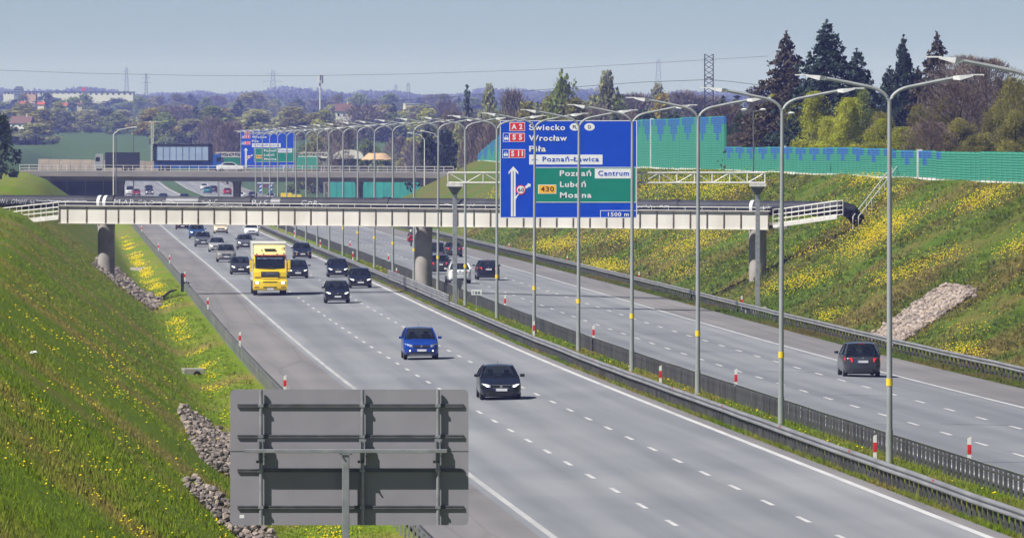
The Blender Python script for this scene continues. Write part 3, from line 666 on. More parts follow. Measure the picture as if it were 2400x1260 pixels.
def gantry(label, gd, xl, xr, xl_beam, xr_beam, yt, yb, base_l, base_r):
    c = AT((xl + xr) / 2, yb, gd); t = thing('sign_gantry', label, 'gantry', tuple(c)); u = gd / F_PX
    X = lambda x: (x - 1200) * u - c.x
    hb = (yb - yt) * u; x0, x1 = X(xl_beam), X(xr_beam)
    for y in (-.45, .45):
        for z in (.05, hb - .05): MB().tube([(x0, y, z), (x1, y, z)], .055, 8).obj('chord', 'bridge_rail', t)
    nb = 18; st = (x1 - x0) / nb
    for k in range(nb + 1):
        x = x0 + k * st
        for y in (-.45, .45): MB().tube([(x, y, .05), (x, y, hb - .05)], .032, 6).obj('truss_upright', 'bridge_rail', t)
    for k in range(nb):
        x = x0 + k * st; e = (x, x + st) if k % 2 else (x + st, x)
        for y in (-.45, .45): MB().tube([(e[0], y, .05), (e[1], y, hb - .05)], .026, 6).obj('truss_diagonal', 'bridge_rail', t)
    for x, bz in ((xl, base_l), (xr, base_r)):
        p = MB().span(X(x)-.15, X(x)+.15, -.15, .15, bz - c.z - .4, -.22).obj('post', 'galv', t, bev=.02)
        MB().add([(X(x)-.15,-.15,-.75),(X(x)+.15,-.15,-.75),(X(x)+.15,.15,-.75),(X(x)-.15,.15,-.75),(X(x)-.5,-.5,-.22),(X(x)+.5,-.5,-.22),(X(x)+.5,.5,-.22),(X(x)-.5,.5,-.22)], [(0,3,2,1),(4,5,6,7),(0,1,5,4),(1,2,6,5),(2,3,7,6),(3,0,4,7)]).obj('bracket', 'galv_dark', p)
        MB().span(X(x)-.56, X(x)+.56, -.56, .56, -.2, -.01).obj('cap_plate', 'bridge_rail', p)
    return t
gl = GP(GD, (1066-1200)*GD/F_PX - axis(GD)); grr = GP(GD, (1776-1200)*GD/F_PX - axis(GD))
g1 = gantry('pale steel truss gantry carrying the big blue sign over the right carriageway', GD, 1066, 1776, 1050, 1793, 403, 430, gl.z, grr.z)
f_ = thing('gantry_footing', 'grey concrete footing block in the right bank under the gantry post', 'footing', tuple(GP(GD - 1.5, (1768-1200)*GD/F_PX - axis(GD))))
MB().span(-.75,.75,-.8,.8,-.6,.42).obj('block', 'concrete', f_, bev=.03)
# the second, farther pair beyond the road bridge
G2 = 1463.0
k2 = .0751 / .029466 * .985
s2 = dup(s1); s2.location = AT(564, 393.5, G2 - .9); s2.scale = (1.01, 1, 1.0)
tag(s2, 'small-looking far blue direction sign rising behind the railing of the distant road bridge', 'road sign')
gl2 = GP(G2, (536-1200)*G2/F_PX - axis(G2)); gr2 = GP(G2, (842-1200)*G2/F_PX - axis(G2))
gantry('distant pale truss gantry behind the road bridge carrying the far blue sign', G2, 512, 760, 506, 768, 357, 368, gl2.z, gr2.z)

# ------------------------------------------------------------------ the pipe bridge
BL, BR_ = Vector((-34.0, 624.6)), Vector((18.6, 602.5)); BU = (BR_ - BL).normalized(); BV = Vector((-BU.y, BU.x)); BLEN = (BR_ - BL).length
BANG = math.atan2(BU.y, BU.x); BZ0 = CZ - 9.885
def bx(px_, off=0.0):
    """distance along the bridge at which a photo column crosses it"""
    k = (px_ - 1200) / F_PX; p = BL + BV * off
    return (k * p.y - p.x) / (BU.x - k * BU.y)
def bw(x, y=0.0): q = BL + BU * x + BV * y; return q.x, q.y
fb = thing('pipe_bridge', 'low cream steel girder bridge crossing the motorway with dark vertical ribs', 'bridge', (BL.x, BL.y, BZ0), BANG)
fb.rotation_euler[1] = math.atan(.115 / 57)
HG = 1.335
ribs = [0.0, bx(158), bx(203), bx(247.5), bx(277.5)]
while ribs[-1] + 1.316 < BLEN - 1.0: ribs.append(ribs[-1] + 1.316)
ribs.append(BLEN)
rib_me = MB().span(-.042,.042,-.06,.03,.035,HG-.09).mesh('rib', 'girder_rib')
for a, b in zip(ribs[:-1], ribs[1:]):
    bump_ = random.uniform(-.006, .006)
    MB().span(a + .002, b - .002, bump_, .03, .03, HG - .085).obj('web_panel', 'girder', fb)
for a in ribs: link('rib', rib_me, fb, (a, 0, 0))
MB().span(-.05, BLEN + .05, -.14, .22, HG - .083, HG - .02).obj('top_flange', 'girder_flange', fb)
MB().span(-.05, BLEN + .05, -.12, .20, .0, .028).obj('bottom_flange', 'girder', fb)
MB().span(-.05, BLEN + .05, 3.7, 3.9, .0, .5).obj('rear_beam', 'girder_flange', fb)
for k in range(11):
    x = 1.5 + k * (BLEN - 3) / 10
    MB().span(x - .08, x + .08, .05, 3.7, .05, .32).obj('cross_beam', 'girder_flange', fb)
MB().tube([(-.1, .05, HG + .27), (BLEN + .1, .05, HG + .27)], .028, 8).obj('handrail', 'bridge_rail', fb)
MB().tube([(-.1, .05, HG + .02), (BLEN + .1, .05, HG + .02)], .022, 6).obj('lower_rail', 'bridge_rail', fb)
hp = MB().tube([(0,0,0),(0,0,.27)], .022, 6).mesh('rail_post', 'bridge_rail')
for a in ribs[3:]: link('rail_post', hp, fb, (a - .42, .05, HG))
for px_ in (249, 993, 1776):
    x = bx(px_, 2.0); w = bw(x, 2.0); gz = float(ground_z(w[1], w[0] - axis(w[1]))) - BZ0 - .8
    p = MB().lathe([(.64, gz), (.64, -.30), (.66, -.28), (.66, -.02), (.56, .03)], (x, 2.0, 0), 28).obj('pier', 'concrete', fb, smooth=True)
    MB().span(x - .5, x + .5, 1.3, 3.9, .03, .28).obj('bearing_beam', 'girder_flange', p)
    MB().prism_x([(1.42,.28),(2.58,.28),(2.5,.62),(1.5,.62)], x - .25, x + .25).obj('pipe_saddle', 'girder_flange', p)
# access walkways at both ends
def walkway(x0, x1, z0, z1, name, y=0.0, n=6, h=1.08, bars=(.05, .38, .70, 1.06), double=True):
    P = lambda t_, hh, yy=y: (x0 + (x1 - x0) * t_, yy, z0 + (z1 - z0) * t_ + hh)
    w = MB(); w.bar(P(0,-.05,y+.6), P(1,-.05,y+.6), 1.2, .07).obj(name + '_deck', 'girder', fb)
    MB().bar(P(0,-.16), P(1,-.16), .06, .2).obj(name + '_edge', 'bridge_rail', fb)
    for yy in ((y, y + 1.2) if double else (y,)):
        for bb in bars: MB().tube([P(0,bb,yy), P(1,bb,yy)], .027, 6).obj(name + '_bar', 'bridge_rail', fb)
        for k in range(n): MB().tube([P(k/(n-1),-.12,yy), P(k/(n-1),h,yy)], .027, 6).obj(name + '_post', 'bridge_rail', fb)
walkway(BLEN + .35, BLEN + 5.3, .40, 1.10, 'ramp', n=6)
walkway(-.1, -5.2, .55, .02, 'ramp', n=6)

pl_ = thing('pipeline', 'thick dark steam pipe with white graffiti lying along the low cream bridge', 'pipe', (BL.x, BL.y, BZ0), BANG)
pl_.rotation_euler[1] = math.atan(.115 / 57)
PY, PZ, PR = 2.0, 1.545, .53
def psec(a, b, r, m, nm, n=28): return MB().lathe([(r, a), (r, b)], (0, PY, PZ), n, 'x').obj(nm, m, pl_, smooth=True)
cuts = [-18, bx(268,2), bx(590,2), bx(912,2), bx(1590,2), bx(1975,2)]
for a, b in zip(cuts[:-1], cuts[1:]): psec(a, b, PR, 'pipe', 'pipe_section')
for c in cuts[1:-1]:
    psec(c - .36, c + .10, PR + .055, 'pipe', 'joint_sleeve'); psec(c - .42, c - .36, PR + .07, 'pipe_cap', 'joint_ring')
for a, b in [(bx(395,2), bx(470,2)), (bx(1235,2), bx(1290,2)), (bx(640,2), bx(662,2))]: psec(a, b, PR + .006, 'pipe_patch', 'repair_band')
for px_ in (236, 250, 1765): psec(bx(px_,2) - .10, bx(px_,2) + .13, PR + .03, 'sign_white', 'white_band')
pe_ = cuts[-1]; MB().tube([(pe_,PY,PZ),(pe_+.5,PY+.2,PZ-.15),(pe_+.8,PY+1.2,PZ-.9)], PR, 20).obj('pipe_bend', 'pipe', pl_, smooth=True)
def scribble(px0, px1, z, amp, seed, n=26):
    rng = random.Random(seed); a, b = bx(px0, 2), bx(px1, 2); pts = []
    for k in range(n):
        x = a + (b - a) * k / (n - 1) + rng.uniform(-.1, .1); zz = z + rng.uniform(-amp, amp)
        s_ = max(-.98, min(.98, zz / (PR + .012))); pts.append((x, PY - (PR + .012) * math.sqrt(1 - s_ * s_), PZ + (PR + .012) * s_))
    MB().tube(pts, .022, 5).obj('graffiti_stroke', 'paint_white', pl_)
def graf(body, px0, px1, z, h):
    a, b = bx(px0, 2), bx(px1, 2)
    text(body, pl_, 0, 0, h, b - a, 'paint_white', name='graffiti', loc=(a, PY - PR - .012, PZ + z), bold=-.012)
graf('W1 OMPIJ 44', 6, 88, -.12, .34); graf('MAR', 274, 322, -.12, .40); graf('GRO', 330, 366, -.14, .36); graf('RIS', 597, 632, -.12, .42); graf('CPR', 712, 750, -.14, .44)
scribble(94, 210, .12, .05, 1, 34); scribble(366, 418, .12, .05, 2, 16); scribble(480, 516, .16, .16, 3, 18); scribble(490, 575, -.12, .06, 4, 34)
scribble(750, 782, -.02, .10, 5, 10); scribble(1046, 1120, .06, .10, 6, 34); scribble(1500, 1582, .06, .12, 7, 34); scribble(1786, 1815, .02, .22, 8, 16)

# stair handrail up the right bank from the bridge
st_ = thing('stair_handrail', 'white stair handrail climbing the right bank towards the green noise wall', 'handrail', tuple(GP(600, 29.4)))
A0, A1 = GP(600, 29.2), GP(637, 35.7)
for q, sft in enumerate((0, .4)):
    a = A0 + Vector((sft, 0, 0)) - A0; b = A1 + Vector((sft, 0, 0)) - A0
    MB().tube([a + Vector((0,0,.05)), a + Vector((0,0,.95)), b + Vector((0,0,.95)), b + Vector((0,0,.1))], .045, 6).obj('rail', 'bridge_rail', st_)
    for k in (.33, .66):
        p = a.lerp(b, k); MB().tube([p + Vector((0,0,-.6)), p + Vector((0,0,.95))], .022, 6).obj('post', 'bridge_rail', st_)
for k in range(14):
    p = A0.lerp(A1, (k + .5) / 14) - A0
    MB().box(p + Vector((.28, 0, -.08)), (.5, 1.6, .2)).obj('step', 'concrete', st_)

# ------------------------------------------------------------------ the farther road bridge
D2 = 1350.0
rb = thing('road_bridge', 'distant grey concrete road bridge over the motorway on dark round piers', 'bridge', tuple(AT(552, 415, D2)))
c2 = rb.location.copy(); u2 = D2 / F_PX
X2 = lambda x: (x - 552) * u2
dz = lambda y: (415 - y) * u2
sl = Matrix.Rotation(math.atan(-4 / 900), 3, 'Y')
xa, xb = X2(46), X2(1062)
def zt(x): return -.0048 * x                         # the deck falls gently to the right
def slab(nm, m, y0, y1, za, zb, x0=xa, x1=xb):
    b = MB(); b.add([(x0,y0,za+zt(x0)),(x1,y0,za+zt(x1)),(x1,y1,za+zt(x1)),(x0,y1,za+zt(x0)),(x0,y0,zb+zt(x0)),(x1,y0,zb+zt(x1)),(x1,y1,zb+zt(x1)),(x0,y1,zb+zt(x0))], [(0,3,2,1),(4,5,6,7),(0,1,5,4),(1,2,6,5),(2,3,7,6),(3,0,4,7)])
    return b.obj(nm, m, rb)
slab('fascia', 'concrete_far', 0, .4, 0, .90); slab('deck', 'concrete_far', .4, 11.6, .1, .72); slab('rear_fascia', 'concrete_far', 11.6, 12, 0, .90)
slab('girder', 'concrete_far', 1.4, 10.6, -.72, .1, X2(100), X2(1010))
for yy, nm in ((.2, 'railing'), (11.8, 'railing')):
    for h in (1.05, 1.45, 1.95): slab('rail_bar', 'concrete_far' if yy > 1 else 'bridge_rail', yy - .03, yy + .03, .88 + h - 1.05, .95 + h - 1.05)
    for k in range(47):
        x = xa + (xb - xa) * k / 46; MB().span(x-.04,x+.04,yy-.04,yy+.04,.88+zt(x),1.88+zt(x)).obj('rail_post', 'bridge_rail' if yy < 1 else 'galv_dark', rb)
for x in (277, 552, 840):
    g = ground_z(D2 + 6, c2.x + X2(x) - axis(D2 + 6))
    p = MB().lathe([(.58, float(g) - c2.z - .5), (.58, -1.6), (.75, -.70 + zt(X2(x)))], (X2(x), 6, 0), 20).obj('pier', 'concrete_far', rb, smooth=True)
    MB().lathe([(.58, float(g) - c2.z - .5), (.58, -1.6), (.75, -.70 + zt(X2(x)))], (X2(x), 9.5, 0), 20).obj('pier', 'concrete_far', rb, smooth=True)
for x0_, x1_ in ((30, 118), (985, 1075)):
    MB().span(X2(x0_), X2(x1_), .6, 11.4, -7, .08 + zt(X2(x0_)) - .1).obj('abutment', 'concrete_far', rb)
# walls lining the road under and behind the bridge
for nm, label, o_, d0, d1, z0, z1, m in []:
    b = MB(); n_ = 12
    for k in range(n_):
        a = d0 + (d1 - d0) * k / n_; e = d0 + (d1 - d0) * (k + 1) / n_
        pa, pe = RP(a, o_), RP(e, o_)
        b.add([(pa.x-.2,a,pa.z+z0),(pa.x+.2,a,pa.z+z0),(pe.x+.2,e,pe.z+z0),(pe.x-.2,e,pe.z+z0),(pa.x-.2,a,pa.z+z1),(pa.x+.2,a,pa.z+z1),(pe.x+.2,e,pe.z+z1),(pe.x-.2,e,pe.z+z1)], [(0,3,2,1),(4,5,6,7),(0,1,5,4),(1,2,6,5),(2,3,7,6),(3,0,4,7)])
    tag(b.obj(nm, m), label, 'wall')
t = thing('retaining_wall', 'dark grey retaining wall under the left end of the distant road bridge', 'wall', tuple(RP(1361, -26)))
for k in range(5): MB().span(-7.2+3*k, -4.24+3*k, -.2, .2, -1, 5.6).obj('wall_panel', 'grey_wall', t)
t = thing('noise_wall', 'dark teal noise wall seen under the right end of the distant road bridge', 'noise wall', tuple(RP(1480, 19.5)), -1.1)
for k in range(14): MB().span(3.2*k, 3.2*k+3.12, -.1, .1, -1, 5.4).obj('wall_panel', 'teal_wall', t)
# low beige parapet wall on the bridge approach, left
w_ = thing('parapet_wall', 'low beige concrete wall along the far side of the bridge approach, left', 'wall', tuple(AT(90, 396, 1364)))
for k in range(12):
    MB().span(k * 1.75, k * 1.75 + 1.70, 0, .2, -.5, 1.62 - .03 * k + random.uniform(-.03,.03)).obj('wall_panel', 'beige_wall', w_)
# ------------------------------------------------------------------ noise wall on top of the right bank
WO = 36.3; BAY = 3.25; ROWH = .178
def bay_mesh(rows, m):
    b = MB(); prof = []
    for k in range(rows):
        z = k * ROWH; prof += [(.0, z + .015), (-.07, z + .045), (-.07, z + .145), (.0, z + .170)]
    n_ = len(prof); x0, x1 = -BAY / 2 + .04, BAY / 2 - .04
    vs_ = [(y, x0, z) for y, z in prof] + [(y, x1, z) for y, z in prof] + [(.14, x0, 0), (.14, x1, 0), (.14, x0, rows * ROWH), (.14, x1, rows * ROWH)]
    fs = [(i, i + 1, n_ + i + 1, n_ + i) for i in range(n_ - 1)]
    k = 2 * n_; fs += [tuple(list(range(n_)) + [k + 2, k]), tuple(list(range(2*n_-1, n_-1, -1)) + [k + 1, k + 3]), (n_ - 1, 2 * n_ - 1, k + 3, k + 2)]
    fs.append((k, k + 2, k + 3, k + 1))
    return b.add(vs_, fs).mesh('wall_panel', m)
BM = {}
def bay(rows, m):
    if (rows, m) not in BM: BM[(rows, m)] = bay_mesh(rows, m)
    return BM[(rows, m)]
def noise_wall(label, d0, d1, rows_f, pat):
    t = thing('noise_wall', label, 'noise wall', tuple(GP(d0, WO))); inv = Matrix.Translation(-t.location); d = d0 + BAY / 2; k = 0
    pm = MB().span(-.09,.2,-.07,.07,-.5,0).mesh('x', 'bridge_rail')
    while d < d1:
        rows = rows_f(d); nb = min(rows - 1, pat[k % len(pat)]) if d > 605 else 0; p = GP(d, WO)
        z0 = p.z + .06 + (.05 if (k // 9) % 2 else 0)
        for nm, r_, m, zz in (('green_panel', rows - nb, 'barrier_green', z0), ('blue_panel', nb, 'barrier_blue', z0 + (rows - nb) * ROWH)):
            if r_ > 0:
                ob = link(nm, bay(r_, m), t, Vector((p.x, p.y, zz))); ob.matrix_parent_inverse = inv; ob.rotation_euler = (0, random.uniform(-.006,.006), ROAD_A + random.uniform(-.01,.01))
        pl = MB().box((0,0,0),(.2,BAY-.02,.9)).mesh('plinth', 'house_white') if ('pl',) not in BM else BM[('pl',)]
        BM[('pl',)] = pl
        ob = link('plinth', pl, t, Vector((p.x + .06, p.y, z0 - .452))); ob.matrix_parent_inverse = inv; ob.rotation_euler[2] = ROAD_A
        key = ('post', rows)
        if key not in BM: BM[key] = MB().span(-.085,.2,-.05,.05,-.4,rows * ROWH + .05).mesh('wall_post', 'barrier_green')
        ob = link('wall_post', BM[key], t, Vector((axis(d + BAY/2) + WO, d + BAY/2, z0))); ob.matrix_parent_inverse = inv
        if k in (30, 66): ob.data = MB().span(-.16,.24,-.16,.16,-.4,rows * ROWH + .12).mesh('wall_post', 'bridge_rail')
        d += BAY; k += 1
    return t
noise_wall('low green noise wall with blue stepped top along the crest of the right bank', 520, 803, lambda d: 11 if d < 640 else 12, [3,6,3,0])
noise_wall('tall green noise wall with blue stepped top, beyond the low one on right bank', 803.5, 1286, lambda d: 29 if d < 1190 else max(4, int(29 - (d - 1190) / 4)), [4,9,13,9,4,0])

# ------------------------------------------------------------------ stone drains in the banks
def blob(seed, m):
    rng = random.Random(seed); bm = bmesh.new(); bmesh.ops.create_icosphere(bm, subdivisions=1, radius=1)
    for v in bm.verts: v.co = Vector((v.co.x * rng.uniform(.75,1.2), v.co.y * rng.uniform(.75,1.2), v.co.z * rng.uniform(.5,.85)))
    me = bpy.data.meshes.new('stone'); bm.to_mesh(me); bm.free(); me.materials.append(M[m]); return me
STN = [blob(k, ['stone_a','stone_b','stone_c','stone_a','stone_c','stone_b'][k]) for k in range(6)]
def in_poly(x, y, P):
    c = False; j = len(P) - 1
    for i in range(len(P)):
        if (P[i][1] > y) != (P[j][1] > y) and x < (P[j][0] - P[i][0]) * (y - P[i][1]) / (P[j][1] - P[i][1]) + P[i][0]: c = not c
        j = i
    return c
DRAINS = [[(487.5,19.6),(471,19.6),(479.3,25.1),(498.6,25.4)], [(618,-25.4),(722,-23.9),(630,-20.2),(594,-21.2)], [(321,-23.1),(341,-22.3),(330,-20.8),(283,-20.9),(267,-23.1)], [(223.4,-24.2),(239,-23.4),(236,-21.7),(212,-21.3),(206,-22.8)]]
def stones(label, P, n, r0, r1):
    cd, co = sum(p[0] for p in P) / len(P), sum(p[1] for p in P) / len(P)
    t = thing('stone_drain', label, 'stones', tuple(GP(cd, co))); inv = Matrix.Translation(-t.location)
    b = MB(); da, db, oa, ob_ = min(p[0] for p in P), max(p[0] for p in P), min(p[1] for p in P), max(p[1] for p in P)
    for i in range(40):
        for j in range(16):
            q = [(da + (db - da) * (i + e) / 40, oa + (ob_ - oa) * (j + f) / 16) for e, f in ((0,0),(0,1),(1,1),(1,0))]
            if in_poly((q[0][0] + q[2][0]) / 2, (q[0][1] + q[2][1]) / 2, P): b.add([GP(x, y, .10) for x, y in q], [(0,1,2,3)])
    ob = b.obj('bed', 'dirt', t); ob.matrix_parent_inverse = inv
    rng = random.Random(int(cd)); pts = []
    ds, os_ = [p[0] for p in P], [p[1] for p in P]
    while len(pts) < n:
        d, o = rng.uniform(min(ds), max(ds)), rng.uniform(min(os_), max(os_))
        if in_poly(d + rng.gauss(0, (max(ds) - min(ds)) * .03), o + rng.gauss(0, .16), P): pts.append((d, o, r0 + (r1 - r0) * rng.random() ** 2))
    pts.sort(key=lambda p: -p[2]); rest_v, rest_f = [], []
    for k, (d, o, r_) in enumerate(pts):
        me = STN[rng.randrange(6) if co > 0 else (1, 5, 0, 0, 5, 1, 3)[rng.randrange(7)]]; loc = GP(d, o, r_ * rng.uniform(.05, .6) + .08); e = Euler((rng.uniform(-.5,.5), rng.uniform(-.5,.5), rng.uniform(0, 6.3)))
        if k < 300:
            ob = link('stone', me, t, loc); ob.matrix_parent_inverse = inv; ob.rotation_euler = e; ob.scale = (r_, r_, r_)
        else:
            mm = Matrix.LocRotScale(loc, e, (r_, r_, r_)); kk = len(rest_v)
            rest_v += [tuple(mm @ v.co) for v in me.vertices]; rest_f += [tuple(i + kk for i in p.vertices) for p in me.polygons]
    if rest_v: ob = MB().add(rest_v, rest_f).obj('small_stones', 'stone_a' if co > 0 else 'stone_b', t); ob.matrix_parent_inverse = inv; tag(ob, kind='stuff')
stones('pale stone drain strip running down the right bank near the grey car', DRAINS[0], 2000, .07, .22)
stones('narrow stone drain on the left bank below the bridge pier', DRAINS[1], 2200, .09, .24)
stones('grey stone drain in the left bank beside the back of the near sign', DRAINS[2], 1700, .06, .19)
stones('lowest grey stone drain in left bank, under the near sign', DRAINS[3], 1000, .05, .16)
# small concrete pieces and litter
t = thing('culvert_head', 'small grey concrete culvert head in the left ditch among yellow flowers', 'culvert', tuple(GP(431, -20.75)), .2)
MB().span(-.62,.45,-.5,.5,-.3,.34).obj('headwall', 'concrete', t, bev=.03); MB().lathe([(.2,-.56),(.2,-.49)], (.05,0,.02), 16, 'y').obj('opening', 'black', t)
t = thing('concrete_slab', 'flat pale concrete slab lying in the left ditch near the bridge', 'slab', tuple(GP(778, -20.2, .02)), .3)
MB().span(-.7,.7,-2.2,2.2,-.1,.16).obj('slab', 'concrete', t, bev=.03)
def rag(label, loc, s):
    rng = random.Random(label); bm = bmesh.new(); bmesh.ops.create_icosphere(bm, subdivisions=2, radius=1)
    for v in bm.verts: v.co = Vector((v.co.x * rng.uniform(.5,1.2) * 1.1, v.co.y * rng.uniform(.5,1.2) * .7, v.co.z * rng.uniform(.3,1.1) * .45)) * s
    me = bpy.data.meshes.new('litter'); bm.to_mesh(me); bm.free(); me.materials.append(M['litter'])
    tag(link('litter', me, None, loc), label, 'litter')
rag('white crumpled plastic bag lying on the left bank near frame edge', GP(255, -28.4, .08), .14)
rag('tiny white scrap of litter on the left bank by the narrow stone drain', GP(599.5, -21.95, .1), .16)
tag(MB().tube([GP(628,-20.2,.12), GP(636,-19.5,.3), GP(640,-18.9,.2)], [.12,.1,.05], 6).obj('fallen_log', 'bark'), 'dark piece of wood lying in the left ditch by the black pole', 'log')

# ------------------------------------------------------------------ grass and flowers
def tufts(name, D, O, hmin, hmax, wfac, blades=5, label=None):
    inside = np.zeros(len(D), bool)
    for P in DRAINS:
        c = np.zeros(len(D), bool); j = len(P) - 1
        for i in range(len(P)):
            (xi, yi), (xj, yj) = P[i], P[j]
            c ^= ((yi > O) != (yj > O)) & (D < (xj - xi) * (O - yi) / ((yj - yi) if yj != yi else 1e-9) + xi); j = i
        inside |= c
    keep = ~inside | (RNG.random(len(D)) < .06); D, O = D[keep], O[keep]
    n_ = len(D); rng = RNG
    h = rng.uniform(hmin, hmax, n_) * rng.uniform(.7, 1.25, n_) * np.where(rng.random(n_) < .06, 1.9, 1) * (.8 + .45 * np.sin(D / 5.3 + O * 1.7) ** 2); X = axis(D) + O; Z = ground_z(D, O)
    V = np.zeros((n_, blades, 3, 3)); sp = np.clip(D / 220, 1, 4)
    for k in range(blades):
        a = rng.uniform(0, 2*np.pi, n_); hh = h * rng.uniform(.6, 1.1, n_); w = wfac * sp * rng.uniform(.7, 1.3, n_)
        ox = rng.normal(0, .05, n_) * sp; oy = rng.normal(0, .05, n_) * sp; b = rng.uniform(0, 2*np.pi, n_); ln = hh * rng.uniform(.15, .7, n_)
        V[:,k,0] = np.stack([X + ox - np.cos(a) * w, D + oy - np.sin(a) * w, Z - .03], -1)
        V[:,k,1] = np.stack([X + ox + np.cos(a) * w, D + oy + np.sin(a) * w, Z - .03], -1)
        V[:,k,2] = np.stack([X + ox + np.cos(b) * ln, D + oy + np.sin(b) * ln, Z + hh], -1)
    at = np.repeat(rng.random(n_)[:,None], blades, 1) * .6 + rng.random((n_, blades)) * .4
    o = link(name, np_mesh(name, V.reshape(-1, 3), np.arange(n_ * blades * 3).reshape(-1, 3), 'grass_blade', np.repeat(at.ravel(), 3)))
    return tag(o, label, 'grass', kind='stuff')
def invd(n_, a, b, p=2.0):
    u = RNG.random(n_); q = 1 - p; return (a**q + u * (b**q - a**q)) ** (1 / q)
N = 105000; d_ = invd(N, 116, 700); o_ = -18.5 - RNG.random(N) * 16.5
tufts('grass', d_, o_, .045, .105, .012, label='tufted green grass covering the left bank')
N = 60000; d_ = invd(N, 330, 1000, 1.8); o_ = 19.3 + RNG.random(N) * 16.6
tufts('grass', d_, o_, .08, .18, .015, label='olive tufted grass covering the right bank')
N = 26000; d_ = invd(N, 200, 900, 1.8); o_ = np.where(RNG.random(N) < .75, -1.9 + RNG.random(N) * 2.6, -2.36 + RNG.random(N) * .4)
tufts('grass', d_, o_, .06, .16, .012, label='short green grass strip in the median between the guardrails')
N = 9000; d_ = invd(N, 320, 1000, 1.6); o_ = 16.95 + RNG.random(N) * 2.3
tufts('grass', d_, o_, .05, .14, .013, label='thin grass verge in front of the right guardrail')

def flowers(name, D, O, H, Rr, label):
    n_ = len(D); rng = RNG; X = axis(D) + O; Z = ground_z(D, O) + H
    base = np.array([(1,0,0),(0,1,0),(-1,0,0),(0,-1,0),(0,0,.7),(0,0,-.5)]); Fb = np.array([(0,1,4),(1,2,4),(2,3,4),(3,0,4),(1,0,5),(2,1,5),(3,2,5),(0,3,5)])
    V = base[None] * (Rr * rng.uniform(.6, 1.4, n_))[:,None,None] * rng.uniform(.7, 1.3, (n_, 6, 1)) + np.stack([X, D, Z], -1)[:,None]
    Fc = Fb[None] + (np.arange(n_) * 6)[:,None,None]
    tag(link(name, np_mesh(name, V.reshape(-1,3), Fc.reshape(-1,3), 'flower')), label, 'flowers', kind='stuff')
PR_ = [(582,30.3,9,1.3,800),(577,28.7,10,1.3,700),(570,27,8,1.0,300),(553,33.5,8,1.1,420),(557,34.6,8,.7,180),(520,27.5,6,.7,170),(523,25.9,6,.8,200),(528,24.6,6,.6,200),(568,23.5,9,.9,420),(575,22.2,8,.9,260),(652,35.2,12,.7,320),(440,20.1,6,.5,320),(522,20.5,5,.5,160),(495,29.2,5,.9,240),(500,31.5,5,.9,170),
       (757,32.7,22,1.6,600),(788,33.1,22,1.6,560),(838,32.7,25,1.5,500),(843,21.3,20,.9,420),(820,22.2,18,1.0,420),(726,20.5,14,.7,360),(742,20.2,14,.6,300),(796,29.2,20,1.2,420),(1045,28.7,30,1.6,600),(700,24.0,16,1.3,400),(690,26.2,14,1.2,360),(720,28,16,1.4,320),(640,31,14,1.3,260),(620,33.5,12,1.0,240),(900,30,30,1.8,420),(950,26,30,1.8,380),(770,24.6,18,1.2,420),(600,26,10,1.0,150),(478,33,6,1.0,120),(465,27,6,.8,60),(660,21.5,14,.8,180),(452,21.8,6,.6,60),(610,30.5,10,1.2,240)]
fd, fo = [], []
for d, o, sd, so, k in PR_: k = int(k * 1.1); fd.append(RNG.normal(d, sd * .8, k)); fo.append(np.clip(RNG.normal(o, so * .75, k), 19.4, 35.9))
fd.append(RNG.uniform(420, 1050, 1500)); fo.append(RNG.uniform(19.6, 35.9, 1500))
fd, fo = np.concatenate(fd), np.concatenate(fo); flowers('flowers', fd, fo, RNG.uniform(.2, .48, len(fd)), .022 + .00004 * fd, 'yellow flowering weeds in streaks over the right bank')
cl = RNG.uniform(150, 1050, 85); fd = np.concatenate([RNG.normal(c, RNG.uniform(1.2, 4.5), RNG.integers(6, 60)) for c in cl]); fo = -20.15 + RNG.normal(0, .34, len(fd)) + .15 * np.sin(fd / 17)
e1 = invd(420, 145, 520); e2 = -21.5 - RNG.random(420) ** 1.3 * 9; c3 = invd(60, 150, 420); 
e3 = np.concatenate([RNG.normal(c, 1.2, 9) for c in c3]); e4 = np.concatenate([RNG.normal(v, .35, 9) for v in (-21.6 - RNG.random(60) * 7.5)])
fd = np.concatenate([fd, e1, e3]); fo = np.concatenate([fo, e2, e4]); ok = fd > 140; fd, fo = fd[ok], fo[ok]
flowers('flowers', fd, fo, RNG.uniform(.05, .20, len(fd)), .018 + .00006 * fd, 'yellow dandelions along the left ditch and over the left bank')
md = RNG.uniform(250, 750, 260); flowers('flowers', md, RNG.uniform(-1.7, .6, 260), RNG.uniform(.04, .12, 260), .03 + .00005 * md, 'scattered yellow dandelions in the median grass')
# ------------------------------------------------------------------ vehicles (front towards -Y, origin on the road under the middle of the car)
STY = {  # L, W, H, hood height at nose / cowl, windscreen foot / roof front / roof rear / rear-glass foot (from nose), belt rear height, tail height, roof half-width factor, ground clearance
 'sedan': (4.66,1.78,1.45,.70,.96, 1.22,2.02,3.25,4.00,1.03,.98,.66,.20),
 'hatch': (4.25,1.78,1.50,.72,.98, 1.10,1.90,3.40,4.02,1.05,.98,.68,.20),
 'suv':   (4.38,1.83,1.62,.82,1.06,1.18,1.92,3.62,4.18,1.15,1.05,.70,.25),
 'coupe_suv': (4.65,1.90,1.60,.82,1.08,1.25,2.05,3.10,4.30,1.18,1.10,.68,.25),
 'mpv':   (4.30,1.80,1.62,.76,1.05,.95,1.85,3.55,4.18,1.10,.98,.70,.21),
 'van':   (4.90,1.92,1.95,.86,1.16,.80,1.50,4.60,4.84,1.15,1.05,.80,.24),
}
def front_y(x, w): # plan curve of the nose / tail
    a = abs(x) / w
    return 0.0 if a < .5 else .42 * ((a - .5) / .5) ** 2.6
